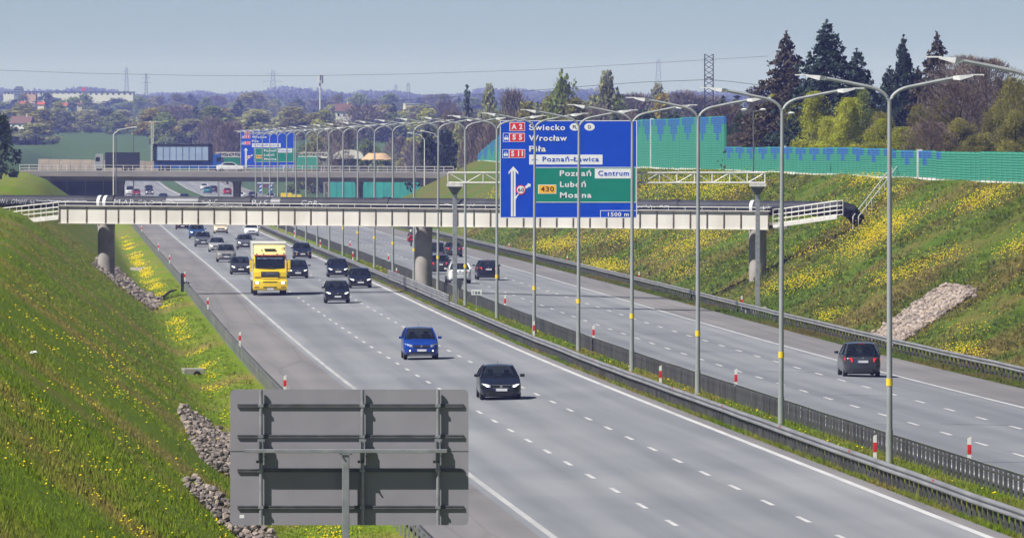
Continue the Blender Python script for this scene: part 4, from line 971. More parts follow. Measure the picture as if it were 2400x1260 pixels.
def patch(b, pts, yf, n=6, th=.03):
    """quad in x,z (bottom-left, bottom-right, top-right, top-left) laid on the curved face"""
    rows = []
    for j in range(4):
        v = j / 3; row = []
        for i in range(n + 1):
            u_ = i / n; x = (pts[0][0]*(1-u_)+pts[1][0]*u_)*(1-v) + (pts[3][0]*(1-u_)+pts[2][0]*u_)*v; z = (pts[0][1]*(1-u_)+pts[1][1]*u_)*(1-v) + (pts[3][1]*(1-u_)+pts[2][1]*u_)*v
            row.append((x, yf(x, z), z))
        rows.append(row)
    back = [[(p[0], p[1] + th * (1 if yf(0, .6) < 2 else -1), p[2]) for p in r_] for r_ in rows]
    b.grid(rows); b.grid(back)
    m, k = 4, n + 1; off = len(b.v) - 2 * m * k
    ring = [(0,i) for i in range(k)] + [(j,k-1) for j in range(1,m)] + [(m-1,i) for i in range(k-2,-1,-1)] + [(j,0) for j in range(m-2,0,-1)]
    ids = [off + j * k + i for j, i in ring]
    for q in range(len(ids)): a, c = ids[q], ids[(q+1) % len(ids)]; b.f.append((a, c, c + m * k, a + m * k))
    return b
def make_car(name, label, cat, paint, style, d, o, away=False, lights='lens', group=None, detail=True, front='grille', plate=True, rails=False, roofbox=False, z=None, loc=None, rz=None, sc=1.0):
    L, W, H, zn, zcw, y0, y1, y2, y3, zbr, ztl, rw, gc = STY[style]
    if loc is None: loc = tuple(RP(d, o, .008)); rz = ROAD_A + (math.pi if away else 0)
    t = thing(name, label, cat, loc, rz, group); w = W / 2; ym = L / 2
    Y = lambda y: y - ym
    # --- body: lofted rings
    st = []
    def ring(y, wf, zs, zb, tuck=.90, cr=.02):
        x = w * wf
        half = [(x*.80, zb), (x*.93, zb+.03), (x*.985, zb+.16), (x, zb+(zs-zb)*.45), (x*.992, zb+(zs-zb)*.72), (x*.965, zs-.055), (x*tuck, zs-.008), (x*.5, zs+cr*.8), (0, zs+cr)]
        return [(-a, Y(y), c) for a, c in half[:-1]] + [(0, Y(y), half[-1][1])] + [(a, Y(y), c) for a, c in reversed(half[:-1])]
    nose = [(0.0,.62,zn-.10,gc+.16),(.03,.78,zn-.05,gc+.07),(.10,.875,zn,gc+.02),(.22,.94,zn+.035,gc),(.42,.99,zn+.07,gc),(.80,1.0,(zn+zcw)/2+.06,gc),(y0,1.0,zcw,gc)]
    mid = [((y0*2+y3)/3,1.0,(zcw*2+zbr)/3,gc),((y0+y3*2)/3,1.0,(zcw+2*zbr)/3,gc),(y3,.99,zbr,gc)]
    tail = [(L-.32,.97,(zbr*.4+ztl*.6) if y3 < L-.4 else zbr-.02,gc),(L-.14,.93,ztl,gc+.03),(L-.05,.86,ztl-.04,gc+.08),(L,.68,ztl-.10,gc+.16)]
    if y3 > L - .36: mid = mid[:2] + [(L-.36,.985,zbr,gc)]
    rings = [ring(*a) for a in nose + mid + tail]
    b = MB(); n_ = len(rings[0]); b.add([p for r_ in rings for p in r_], [(i*n_+k, i*n_+(k+1)%n_, (i+1)*n_+(k+1)%n_, (i+1)*n_+k) for i in range(len(rings)-1) for k in range(n_)] + [tuple(range(n_)), tuple((len(rings)-1)*n_+k for k in range(n_-1,-1,-1))])
    body = b.obj('body', paint, t, smooth=True)
    for sx_ in (-.40, .40):
        for sy_, hh_ in (((y1 + y2) / 2 - .25, .10), ((y1 + y2) / 2 + .65, .16)):
            if sy_ < y2: MB().span(w*sx_-.22,w*sx_+.22,Y(sy_),Y(sy_)+.12,zcw-.05,H-.32-hh_*.5).span(w*sx_-.11,w*sx_+.11,Y(sy_)+.02,Y(sy_)+.10,H-.31-hh_*.5,H-.15-hh_*.5).obj('seat', 'seat_fabric', t)
    MB().span(-w*.82,w*.82,Y(y0)+.12,Y(y0)+.5,zcw-.04,zcw+.05).obj('dashboard', 'plastic', t, bev=.03)
    # --- cabin: glass shell, roof skin and pillars
    wb, wr = w * .915, w * rw; zr = H
    def edge(v, s):   # v 0 at belt, 1 at roof: side line, s = y of the roof line
        return wb + (wr - wb) * v
    gl = lambda ya, za, yb, zb_, bul, nm, inv=False: None
    def pane(ya, za, yb, zb_, bul, nm, m='car_glass', wa=wb, wb2=wr):
        rows = []
        for j in range(5):
            v = j / 4; ww = wa + (wb2 - wa) * v; rows.append([(ww * (-1 + 2 * i / 8), Y(ya + (yb - ya) * v) + bul * (1 - ((-1 + 2*i/8) ** 2)) , za + (zb_ - za) * v + .02 * math.sin(math.pi * v)) for i in range(9)])
        return MB().grid(rows).obj(nm, m, t, smooth=True)
    pane(y0 - .02, zcw - .03, y1, zr - .035, -.11, 'windscreen')
    pane(min(y3, L - .07), zbr - .02, y2, zr - .035, .07, 'rear_window')
    rows = []
    for j in range(7):
        v = j / 6; y = y1 + (y2 - y1) * v; zz = zr - .035 + .035 * math.sin(math.pi * min(1, max(0, v * .9 + .08)))
        bul = -.11 * (1 - v) + .07 * v if True else 0
        rows.append([(wr * 1.015 * (-1 + 2*i/8), Y(y) + bul * (1 - ((-1+2*i/8)**2)) * (1 if j in (0, 6) else .5), zz + .035 * (1 - ((-1+2*i/8)**2)) - (.02 if i in (0, 8) else 0)) for i in range(9)])
    MB().grid(rows).obj('roof', paint, t, smooth=True)
    for s in (-1, 1):
        yb1, yb2 = (y1 + y2) / 2 - .08, (y1 + y2) / 2 + .04
        q = lambda ya, za, wa: (s * wa, Y(ya), za)
        zb_at = lambda y: zcw + (zbr - zcw) * (y - y0) / (y3 - y0) - .02
        MB().add([q(y0+.10,zb_at(y0)+.02,wb*1.005), q(yb1,zb_at(yb1),wb*1.008), q(yb1,zr-.06,wr*1.03), q(y1+.06,zr-.06,wr*1.03)], [(0,1,2,3)]).obj('side_window', 'car_glass', t)
        MB().add([q(yb2,zb_at(yb2),wb*1.008), q(min(y3,L-.2)-.15,zb_at(y3)+.04,wb*1.0), q(y2-.03,zr-.06,wr*1.03), q(yb2,zr-.06,wr*1.03)], [(0,1,2,3)]).obj('side_window', 'car_glass', t)
        MB().tube([q(y0-.03,zcw-.03,wb*1.0), q((y0+y1)/2,(zcw+zr)/2,(wb+wr)/2*1.01), q(y1,zr-.045,wr*1.01)], [.042,.038,.036], 6).obj('pillar', paint, t, smooth=True)
        MB().tube([q(y1,zr-.045,wr*1.01), q((y1+y2)/2,zr-.02,wr*1.03), q(y2,zr-.045,wr*1.01)], .036, 6).obj('roof_edge', paint, t, smooth=True)
        MB().tube([q(y2,zr-.045,wr*1.01), q((y2*.5+min(y3,L-.1)*.5),(zr+zbr)/2,(wb+wr)/2*1.01), q(min(y3,L-.1),zbr-.03,wb)], [.05,.075,.06], 6).obj('pillar', paint, t, smooth=True)
        MB().bar(q((yb1+yb2)/2,zb_at(yb1)-.02,wb*1.0), q((yb1+yb2)/2,zr-.05,wr*1.02), .05, .12).obj('pillar', 'plastic', t)
        # mirror
        mr = MB(); mr.box((s*(w+.10), Y(y0+.28), zcw+.07), (.20,.10,.13)); mr.obj('mirror', 'plastic' if paint in ('car_black','car_navy') else paint, t, bev=.03)
        if rails: MB().tube([q(y1+.15,zr+.03,wr*.93), q(y2-.1,zr+.03,wr*.93)], .02, 6).obj('roof_rail', 'chrome', t)
        for yy in (.82, L - .86):
            rt = .325 if style not in ('suv','coupe_suv','van') else .355
            wl = MB().lathe([(rt-.03,-.10),(rt,-.07),(rt,.07),(rt-.03,.10)], (0,0,0), 20, 'x').obj('wheel', 'rubber', t, smooth=True, loc=(s*(w-.115), Y(yy), rt))
            MB().lathe([(rt*.66,-.012),(rt*.6,.012),(rt*.15,.02)], (s*.095,0,0), 14, 'x').obj('rim', 'rim', wl)
            MB().lathe([(rt+.05,-.02),(rt+.05,.006)], (s*(w-.03)-s*.06, Y(yy), rt+.02), 20, 'x').obj('wheel_arch', 'plastic', t)
    MB().span(-w*.8,w*.8,Y(.2),Y(L-.25),gc-.05,gc+.10).obj('underbody', 'black', t)
    fy = lambda x, z: Y(front_y(x, w)) - .014
    ry = lambda x, z: Y(L) - front_y(x, w) * .9 + .014
    hz_ = zn - .02
    if True:
        # front end
        for s in (-1, 1):
            a, c = s * w * .52, s * w * .93
            P = [(a, hz_-.13), (c, hz_-.06), (c, hz_+.055), (a, hz_-.015)]
            if s < 0: P = [P[1], P[0], P[3], P[2]]
            hl = patch(MB(), P, fy).obj('headlight', 'lamp_lens', t, smooth=False)
            if lights == 'on':
                a2, c2 = s * w * .60, s * w * .86; P = [(a2, hz_-.105), (c2, hz_-.065), (c2, hz_+.02), (a2, hz_-.03)]
                if s < 0: P = [P[1], P[0], P[3], P[2]]
                patch(MB(), P, lambda x, z: fy(x, z) - .012).obj('lamp', 'lamp_on', hl)
            if lights == 'drl' or lights == 'orange':
                a2, c2 = s * w * .62, s * w * .88; P = [(a2, gc+.20), (c2, gc+.21), (c2, gc+.29), (a2, gc+.27)]
                if s < 0: P = [P[1], P[0], P[3], P[2]]
                patch(MB(), P, fy).obj('daytime_lamp', 'lamp_on' if lights == 'drl' else 'lamp_orange', t)
            a2, c2 = s * w * .60, s * w * .88; P = [(a2, gc+.06), (c2, gc+.08), (c2, gc+.17), (a2, gc+.17)]
            if s < 0: P = [P[1], P[0], P[3], P[2]]
            patch(MB(), P, fy).obj('fog_recess', 'plastic', t)
        patch(MB(), [(-w*.40,hz_-.16),(w*.40,hz_-.16),(w*.46,hz_-.02),(-w*.46,hz_-.02)], fy).obj('grille', 'black', t)
        if front == 'chrome':
            for P in ([(-w*.40,hz_-.17),(w*.40,hz_-.17),(w*.41,hz_-.155),(-w*.41,hz_-.155)], [(-w*.47,hz_-.03),(w*.47,hz_-.03),(w*.47,hz_-.01),(-w*.47,hz_-.01)]): patch(MB(), P, lambda x, z: fy(x, z) - .008).obj('grille_trim', 'chrome', t)
        else: patch(MB(), [(-w*.44,hz_-.085),(w*.44,hz_-.085),(w*.45,hz_-.075),(-w*.45,hz_-.075)], lambda x, z: fy(x, z) - .008).obj('grille_trim', 'chrome', t)
        MB().lathe([(.06,-.012),(.055,-.03)], (0, Y(0)-.01, hz_-.08), 16, 'y').obj('badge', 'chrome', t)
        patch(MB(), [(-w*.55,gc+.06),(w*.55,gc+.06),(w*.62,gc+.16),(-w*.62,gc+.16)], fy).obj('lower_intake', 'black', t)
        patch(MB(), [(-w*.72,gc+.01),(w*.72,gc+.01),(w*.74,gc+.045),(-w*.74,gc+.045)], fy).obj('lip', 'plastic' if style != 'suv' else 'chrome', t)
        fp = patch(MB(), [(-.26,gc+.20),(.26,gc+.20),(.26,gc+.31),(-.26,gc+.31)], lambda x, z: fy(x, z) - .012).obj('number_plate', 'plate', t)
        MB().span(-.26,-.225,Y(0)-.034,Y(0)-.028,gc+.20,gc+.31).obj('plate_band', 'plate_blue', fp)
    # rear end
    zt_ = ztl - .08
    for s in (-1, 1):
        a, c = s * w * .56, s * w * .965; P = [(a, zt_-.16), (c, zt_-.14), (c, zt_+.04), (a, zt_+.02)]
        if s < 0: P = [P[1], P[0], P[3], P[2]]
        patch(MB(), P, ry).obj('tail_lamp', 'tail_on' if lights == 'tail' else 'tail_red', t)
    rp = patch(MB(), [(-.26,zt_-.20),(.26,zt_-.20),(.26,zt_-.09),(-.26,zt_-.09)], lambda x, z: ry(x, z) + .01).obj('number_plate', 'plate', t)
    MB().span(.225,.26,Y(L)+.026,Y(L)+.034,zt_-.20,zt_-.09).obj('plate_band', 'plate_blue', rp)
    patch(MB(), [(-w*.80,gc+.03),(w*.80,gc+.03),(w*.84,gc+.17),(-w*.84,gc+.17)], ry).obj('rear_bumper', 'plastic', t)
    patch(MB(), [(-w*.34,zt_-.06),(w*.34,zt_-.06),(w*.34,zt_-.04),(-w*.34,zt_-.04)], lambda x, z: ry(x, z) + .006).obj('tailgate_trim', 'chrome', t)
    MB().lathe([(.05,.012),(.045,.03)], (0, Y(L)-.005, zt_+.03), 14, 'y').obj('badge', 'chrome', t)
    MB().span(-.16,.16,Y(y2)+.06,Y(y2)+.11,zr-.035,zr-.005).obj('brake_lamp', 'tail_red', t)
    # dark seats behind the glass are hidden; wipers and antenna
    MB().tube([(-.5*w,Y(y0)-.10,zcw+.01),(.1*w,Y(y0)-.02,zcw+.10)], .010, 5).obj('wiper', 'plastic', t)
    MB().tube([(0,Y(y2)-.25,zr+.02),(0,Y(y2)-.05,zr+.16)], .008, 5).obj('antenna', 'plastic', t)
    if sc != 1.0: t.scale = (sc, sc, sc)
    return t
LN = [-12.375, -8.625, -4.875]; RN = [3.62, 7.38, 11.1]
GT, GA = 'vehicles coming towards the camera', 'vehicles driving away on the right carriageway'
make_car('car', 'black saloon with lit headlamps, nearest car in the middle oncoming lane', 'car', 'car_black', 'sedan', 359.4, -8.72, lights='on', front='chrome', group=GT)
make_car('car', 'bright blue compact SUV behind the near black saloon', 'car', 'car_blue', 'suv', 432.8, -9.0, lights='drl', group=GT, rails=True)
make_car('car', 'black crossover with slanted headlamps just right of the yellow truck', 'car', 'car_black', 'suv', 583.8, -8.40, lights='on', group=GT, sc=.97)
make_car('car', 'black hatchback in the fast oncoming lane, nearest of that lane', 'car', 'car_black', 'hatch', 639.5, -4.82, lights='on', group=GT)
make_car('car', 'navy car with chrome grille in fast lane behind the black hatchback', 'car', 'car_navy', 'hatch', 691.5, -4.83, lights='on', front='chrome', group=GT)
make_car('car', 'navy car with orange fog lamps, rearmost dark car in the fast lane', 'car', 'car_navy', 'hatch', 801.2, -4.66, lights='orange', group=GT)
make_car('car', 'black estate half hidden behind the right side of yellow truck', 'car', 'car_black', 'hatch', 688.8, -8.25, lights='on', front='chrome', group=GT)
make_car('car', 'dark grey hatchback half hidden behind the left side of yellow truck', 'car', 'car_graphite', 'hatch', 713.2, -12.45, lights='on', group=GT)
make_car('car', 'bronze-grey SUV in the slow lane two cars behind yellow truck', 'car', 'car_bronze', 'suv', 787.3, -12.25, lights='lens', front='chrome', group=GT, sc=1.02)
make_car('car', 'silver hatchback following the bronze-grey SUV in the slow lane', 'car', 'car_silver', 'hatch', 862.0, -11.75, lights='on', group=GT)
make_car('car', 'grey SUV between the silver hatchback and the blue SUV', 'car', 'car_grey', 'suv', 909.9, -12.42, lights='lens', group=GT)
make_car('car', 'dark blue tall SUV in the slow lane near the bridge girder', 'car', 'car_midblue', 'suv', 988.0, -11.85, lights='on', group=GT, sc=1.04)
make_car('car', 'dark burgundy car just showing under the bridge girder in slow lane', 'car', 'car_burgundy', 'sedan', 1094, -12.1, group=GT)
make_car('car', 'cream-coloured car under the bridge girder in the middle lane', 'car', 'car_cream', 'hatch', 1038, -8.08, group=GT, lights='on')
make_car('car', 'white car under the bridge girder in the fast lane', 'car', 'car_white', 'hatch', 1005, -5.0, group=GT, lights='on')
make_car('car', 'blue-grey car peeping out behind the top left of yellow truck', 'car', 'car_grey', 'hatch', 885, -8.35, group=GT, lights='on')
make_car('car', 'dark grey MPV with red tail lamps, alone on the near right carriageway', 'car', 'car_darkgrey', 'mpv', 402.2, 10.95, away=True, lights='tail', group=GA)
make_car('car', 'black coupe SUV driving away, right of the white SUV', 'car', 'car_black', 'coupe_suv', 682, 7.15, away=True, lights='tail', group=GA)
make_car('car', 'white SUV driving away behind the gantry post', 'car', 'car_white', 'suv', 661, 3.82, away=True, group=GA)
make_car('car', 'dark SUV directly in front of the white SUV', 'car', 'car_darkgrey', 'suv', 708, 4.35, away=True, lights='tail', group=GA)
make_car('car', 'purple-grey saloon driving away in the right-hand lane, beyond the white SUV', 'car', 'car_graphite', 'sedan', 827, 11.1, away=True, lights='tail', group=GA)
make_car('van', 'grey van half hidden behind the middle bridge pier', 'van', 'car_grey', 'van', 776, 6.95, away=True, group=GA)
# far traffic beyond the road bridge
FAR = [('white van far away under the bridge, left of the red car','car_white','van',1800,-13.5,0,'van'),('small red car far away under the left part of bridge','car_red','hatch',1770,-12.4,0,'car'),('dark car with lit headlamps far away under the bridge','car_navy','suv',1880,-8.6,0,'car'),('grey car far away behind the one with lit headlamps','car_grey','hatch',1790,-9.4,0,'car'),
       ('long dark blue car low under the far bridge, just above the pipe','car_midblue','sedan',1620,-8.4,0,'car'),('black car roof just above the pipe near the centre','car_black','hatch',1590,-4.7,0,'car'),
       ('teal car driving away under the far bridge, left of centre pier','car_teal','hatch',1830,1.6+2.2,1,'car'),('dark purple car beside the teal car under far bridge','car_burgundy','suv',1860,5.6,1,'car'),('white car behind the dark purple car under far bridge','car_white','hatch',1960,5.2,1,'car'),('red car driving away under far bridge, left of its centre pier','car_red','hatch',1800,7.6,1,'car'),
       ('white estate low beside the centre pier of the far bridge','car_white','sedan',1660,7.4,1,'car'),('dark saloon beside the white estate at far centre pier','car_black','sedan',1690,10.6,1,'car'),('silver car just right of the centre pier of far bridge','car_silver','hatch',1640,13.0,1,'car'),('black van right of centre under the far bridge','car_black','van',1560,26.6,1,'van'),('white car in front of the black van under far bridge','car_white','hatch',1520,25.0,1,'car')]
for lb, pt, sty, d, o, aw, ct in FAR: make_car(ct, lb, ct, pt, sty, d, o, away=bool(aw), lights='on' if 'headlamps' in lb else 'lens', group='distant traffic under the far bridge')
make_car('car', 'white car crossing the distant road bridge near the blue truck', 'car', 'car_white', 'sedan', 0, 0, loc=(AT(541,402,1354).x, 1354, AT(541,402,1354).z + .05), rz=R(90), group='traffic on the distant road bridge')

# ------------------------------------------------------------------ the yellow truck
def yellow_truck():
    d = 613.4; t = thing('truck', 'yellow cab-over lorry with white box body in the slow oncoming lane', 'truck', tuple(RP(d, -12.35, .008)), ROAD_A, GT)
    w = 1.25; y0 = 0.0
    # cab shell: side profile swept across, rounded by bevel
    prof = [(0.02,.42),(.0,1.0),(.03,1.75),(.12,2.0),(.26,2.82),(.34,2.95),(2.15,2.95),(2.15,.55)]
    cab = MB().prism_x(prof, -w+.03, w-.03).obj('cab', 'truck_yellow', t, bev=.045, smooth=True)
    MB().prism_x([(.36,2.94),(.50,3.25),(1.0,3.66),(2.1,3.72),(2.1,2.94)], -w+.12, w-.12).obj('roof_fairing', 'truck_yellow_pale', t, bev=.06, smooth=True)
    MB().prism_x([(.30,2.90),(.12,2.96),(.20,3.02),(.42,3.0)], -w+.10, w-.10).obj('sun_visor', 'visor', t)
    ws = MB(); rows = []
    for j in range(4):
        v = j / 3; rows.append([((w-.16) * (-1 + 2*i/8), .115 + .145 * v - .05 * (1-(-1+2*i/8)**2), 2.02 + .84 * v) for i in range(9)])
    ws.grid(rows).obj('windscreen', 'dark_glass', t, smooth=True)
    MB().prism([(-.95,2.83),(.95,2.83),(.95,2.70),(.6,2.74),(.25,2.66),(0,2.45),(-.25,2.66),(-.6,2.74),(-.95,2.70)], .19, .20).obj('curtain', 'tarp_blue', t)
    for x in (-.75, -.25, .25, .75): MB().span(x-.02,x+.02,.10,.22,2.88,2.98).obj('marker_lamp', 'black', t)
    g = MB().span(-.66,.66,-.035,.02,1.42,1.78).obj('grille', 'plastic', t, bev=.015)
    for k in range(3): MB().span(-.62,.62,-.048,-.03,1.47+.10*k,1.50+.10*k).obj('grille_bar', 'chrome' if k == 1 else 'galv_dark', g)
    text('MAN', t, -.26, 1.615, .11, .52, 'chrome', y=-.055)
    MB().span(-1.14,1.14,-.02,.02,1.36,1.385).obj('panel_gap', 'black', t); MB().span(-.62,.62,-.045,.01,1.20,1.34).obj('step_panel', 'truck_yellow', t, bev=.02)
    bp = MB().prism_x([(-.05,.40),(-.09,.55),(-.09,1.08),(-.02,1.16),(.5,1.16),(.5,.40)], -w, w).obj('bumper', 'truck_yellow', t, bev=.03, smooth=True)
    for z0, z1, x in ((.98,1.05,.52),(.58,.66,.50)): MB().span(-x,x,-.10,-.05,z0,z1).obj('air_slot', 'black', bp)
    for s in (-1, 1):
        h = MB().span(min(s*.80,s*1.16),max(s*.80,s*1.16),-.105,-.04,.86,1.08).obj('headlight', 'lamp_lens', bp, bev=.01)
        MB().span(min(s*.84,s*1.06),max(s*.84,s*1.06),-.115,-.106,.89,1.03).obj('lamp', 'lamp_on', h)
        MB().span(min(s*.82,s*1.15),max(s*.82,s*1.15),-.10,-.05,.60,.67).obj('fog_recess', 'visor', bp)
        m_ = MB().span(min(s*(w+.06),s*(w+.26)),max(s*(w+.06),s*(w+.26)),.05,.20,1.98,2.62).obj('mirror', 'truck_yellow', t, bev=.03)
        MB().tube([(s*(w-.1),.25,2.6),(s*(w+.15),.15,2.66)], .025, 6).obj('mirror_arm', 'black', m_)
        MB().span(min(s*(w+.06),s*(w+.24)),max(s*(w+.06),s*(w+.24)),.05,.18,1.76,1.94).obj('mirror', 'truck_yellow', t, bev=.03)
        MB().add([(s*(w-.025),.42,1.95),(s*(w-.025),1.35,1.95),(s*(w-.06),1.35,2.7),(s*(w-.06),.55,2.7)], [(0,1,2,3)]).obj('side_window', 'dark_glass', t)
        MB().span(min(s*(w-.15),s*(w-.35)),max(s*(w-.15),s*(w-.35)),1.2,1.5,1.3,3.0).obj('air_deflector', 'truck_yellow', t)
    pt = MB().span(-.27,.27,-.115,-.09,.44,.57).obj('number_plate', 'plate', bp)
    MB().span(-.27,-.23,-.122,-.1155,.44,.57).obj('plate_band', 'plate_blue', pt)
    MB().span(-.42,.42,.44,.60,3.36,3.46).obj('roof_vent', 'black', t); MB().tube([(-.6,.5,3.3),(-.6,.5,3.42)], .04, 8).obj('horn', 'black', t)
    for x in (-1.0,-.5,.5,1.0): MB().lathe([(.05,-.05),(.06,.05)], (x,.42,3.10), 10, 'y').obj('roof_lamp', 'lamp_lens', t)
    MB().lathe([(.12,-.02),(.2,.12),(.2,.3)], (.92,.62,3.45), 14, 'y').obj('roof_tank', 'truck_yellow_pale', t, smooth=True)
    MB().tube([(-.35,.06,2.06),(.25,-.0,2.14)], .012, 5).obj('wiper', 'black', t)
    # box body
    bx_ = MB().span(-1.27,1.27,2.45,10.0,1.05,3.92).obj('box_body', 'trailer_white', t, bev=.03)
    for z0, z1 in ((1.25,1.55),(2.35,2.75)): MB().span(-1.278,1.278,2.55,9.9,z0,z1).obj('side_stripe', 'trailer_stripe', bx_)
    MB().span(-1.26,1.26,2.42,2.46,3.78,3.90).obj('top_rail', 'sign_white', bx_)
    MB().span(-.45,.45,.6,10.0,.55,1.05).obj('chassis', 'black', t)
    MB().span(-1.2,1.2,2.7,9.2,.45,1.0).obj('side_guard', 'galv_dark', t)
    for s in (-1, 1):
        for yy in (1.35, 6.9, 8.2):
            wl = MB().lathe([(.46,-.15),(.50,-.11),(.50,.11),(.46,.15)], (0,0,0), 22, 'x').obj('wheel', 'rubber', t, smooth=True, loc=(s*1.07, yy, .5))
            MB().lathe([(.30,0),(.27,.03),(.1,.05)], (s*.13,0,0), 14, 'x').obj('rim', 'rim', wl)
        MB().span(min(s*.92,s*1.22),max(s*.92,s*1.22),2.0,2.04,.25,.9).obj('mud_flap', 'black', t)
yellow_truck()

def far_truck(label, x0px, x1px, ytop, ybase, d, body_m, cab_m, cab_right, box=(1.1, 2.9), cabh=2.8, ribs_=0, frame_m=None):
    a, b = AT(x0px, ybase, d), AT(x1px, ybase, d); u = d / F_PX; t = thing('truck', label, 'truck', tuple(a), 0, 'traffic on the distant road bridge'); L = b.x - a.x; H = (ybase - ytop) * u
    c0, c1 = (L - 1.5, L) if cab_right else (0, 1.5); b0, b1 = (0, L - 1.75) if cab_right else (1.75, L); s = 1 if cab_right else -1
    cb = MB().prism([(c0,.5),(c1,.5),(c1 if cab_right else c1,1.5),(c1-.25 if cab_right else c1,cabh),(c0 if cab_right else c0+.25,cabh),(c0,1.5)], -1.2, 1.2).obj('cab', cab_m, t, bev=.05)
    xg = c1 - .9 if cab_right else c0 + .2
    MB().span(xg, xg+.7, -1.215, -1.2, 1.6, 2.3).obj('side_window', 'dark_glass', cb)
    bd = MB().span(b0, b1, -1.25, 1.25, box[0], H).obj('box_body', body_m, t, bev=.03)
    if frame_m:
        for xa_, xb_, za, zb_ in ((b0-.12,b0+.45,box[0],H+.03),(b1-.45,b1+.12,box[0],H+.03),(b0,b1,H-.35,H+.06),(b0,b1,box[0]-.06,box[0]+.1)): MB().span(xa_, xb_, -1.29, 1.29, za, zb_).obj('body_frame', frame_m, t)
    for k in range(ribs_):
        x = b0 + .5 + (b1 - b0 - 1.0) * k / (ribs_ - 1); MB().span(x-.03,x+.03,-1.285,-1.25,box[0],H-.1).obj('curtain_rib', 'truck_blue', bd)
    MB().span(b0, L - .2 if cab_right else b1, -1.0, 1.0, .55, box[0]).obj('chassis', cab_m if frame_m else 'black', t)
    for x in (c0 + .75, b0 + 1.2 if cab_right else b1 - 1.2, b0 + 2.4 if cab_right else b1 - 2.4):
        for y in (-1.05, 1.05): MB().lathe([(.48,-.14),(.48,.14)], (x, y, .48), 16, 'y').obj('wheel', 'rubber', t)
dk = lambda x: .0
far_truck('dark covered lorry with white cab crossing the distant road bridge, left', 222, 327, 357, 401, 1355, 'tarp_dark', 'car_silver', False, box=(1.0, 3))
far_truck('blue lorry with pale blue ribbed trailer crossing the distant road bridge', 361, 521, 338, 402, 1358, 'tarp_blue', 'truck_blue', True, box=(1.75, 4.2), ribs_=9, frame_m='tarp_dark')

# ------------------------------------------------------------------ motorcycle and rider
def skin_body(name, verts, edges, radii, m, parent, root=0, sub=1):
    me = bpy.data.meshes.new(name); me.from_pydata(verts, edges, []); o = link(name, me, parent)
    md = o.modifiers.new('skin', 'SKIN'); lay = me.skin_vertices[0].data
    for i, r_ in enumerate(radii): lay[i].radius = (r_, r_); lay[i].use_root = (i == root)
    s = o.modifiers.new('sub', 'SUBSURF'); s.levels = s.render_levels = sub
    me.materials.append(M[m]); return o
def motorbike():
    mt = thing('motorcycle', 'red motorcycle ridden away from the camera, left of the middle bridge pier', 'motorcycle', tuple(RP(914, 10.55, .008)), ROAD_A + math.pi, GA)
    for y in (-.72, .72):
        wl = MB().lathe([(.30,-.06),(.33,-.03),(.33,.03),(.30,.06)], (0,y,.33), 22, 'x').obj('wheel', 'rubber', mt, smooth=True); MB().lathe([(.2,-.065),(.2,.065)], (0,y,.33), 14, 'x').obj('rim', 'rim', wl)
    MB().prism_x([(-.75,.75),(-.45,1.02),(-.1,1.0),(.2,.85),(.75,.95),(.85,.85),(.4,.45),(-.3,.35)], -.17, .17).obj('fairing', 'car_red', mt, bev=.05, smooth=True)
    MB().span(-.13,.13,.0,.72,.84,.92).obj('seat', 'leather', mt, bev=.03)
    for s in (-1, 1): MB().span(min(s*.20,s*.45),max(s*.20,s*.45),.25,.80,.55,.95).obj('side_case', 'car_red', mt, bev=.05)
    MB().span(-.22,.22,.72,1.05,.98,1.28).obj('top_case', 'car_red', mt, bev=.05); MB().span(-.12,.12,.88,.92,.74,.82).obj('tail_lamp', 'tail_on', mt)
    MB().tube([(-.38,-.42,1.08),(0,-.5,1.06),(.38,-.42,1.08)], .018, 6).obj('handlebar', 'black', mt)
    for s in (-1, 1): MB().tube([(s*.06,-.5,1.0),(s*.06,-.72,.33)], .03, 6).obj('fork', 'galv', mt)
    MB().tube([(.22,.1,.4),(.24,.85,.55)], .05, 8).obj('exhaust', 'chrome', mt)
    p = thing('person', 'person in dark riding clothes and white helmet seated on the red motorcycle', 'person', tuple(RP(914, 10.55, .008)), ROAD_A + math.pi)
    V = [(0,.30,.98),(0,.24,1.22),(0,.12,1.46),(0,.06,1.56), (-.20,.12,1.45),(-.30,-.10,1.22),(-.34,-.38,1.10),(.20,.12,1.45),(.30,-.10,1.22),(.34,-.38,1.10),
         (-.13,.28,.95),(-.25,-.10,.86),(-.24,.12,.46),(-.24,.02,.40),(.13,.28,.95),(.25,-.10,.86),(.24,.12,.46),(.24,.02,.40)]
    E_ = [(0,1),(1,2),(2,3),(2,4),(4,5),(5,6),(2,7),(7,8),(8,9),(0,10),(10,11),(11,12),(12,13),(0,14),(14,15),(15,16),(16,17)]
    skin_body('body', V, E_, [.17,.17,.19,.07,.09,.065,.05,.09,.065,.05,.11,.085,.06,.05,.11,.085,.06,.05], 'leather', p, sub=2)
    hb = MB().lathe([(.03,-.15),(.11,-.12),(.14,0),(.11,.11),(.03,.145)], (0,.02,1.71), 18).obj('helmet', 'car_white', p, smooth=True)
    MB().span(-.10,.10,-.135,-.10,1.66,1.75).obj('visor', 'dark_glass', hb)
motorbike()
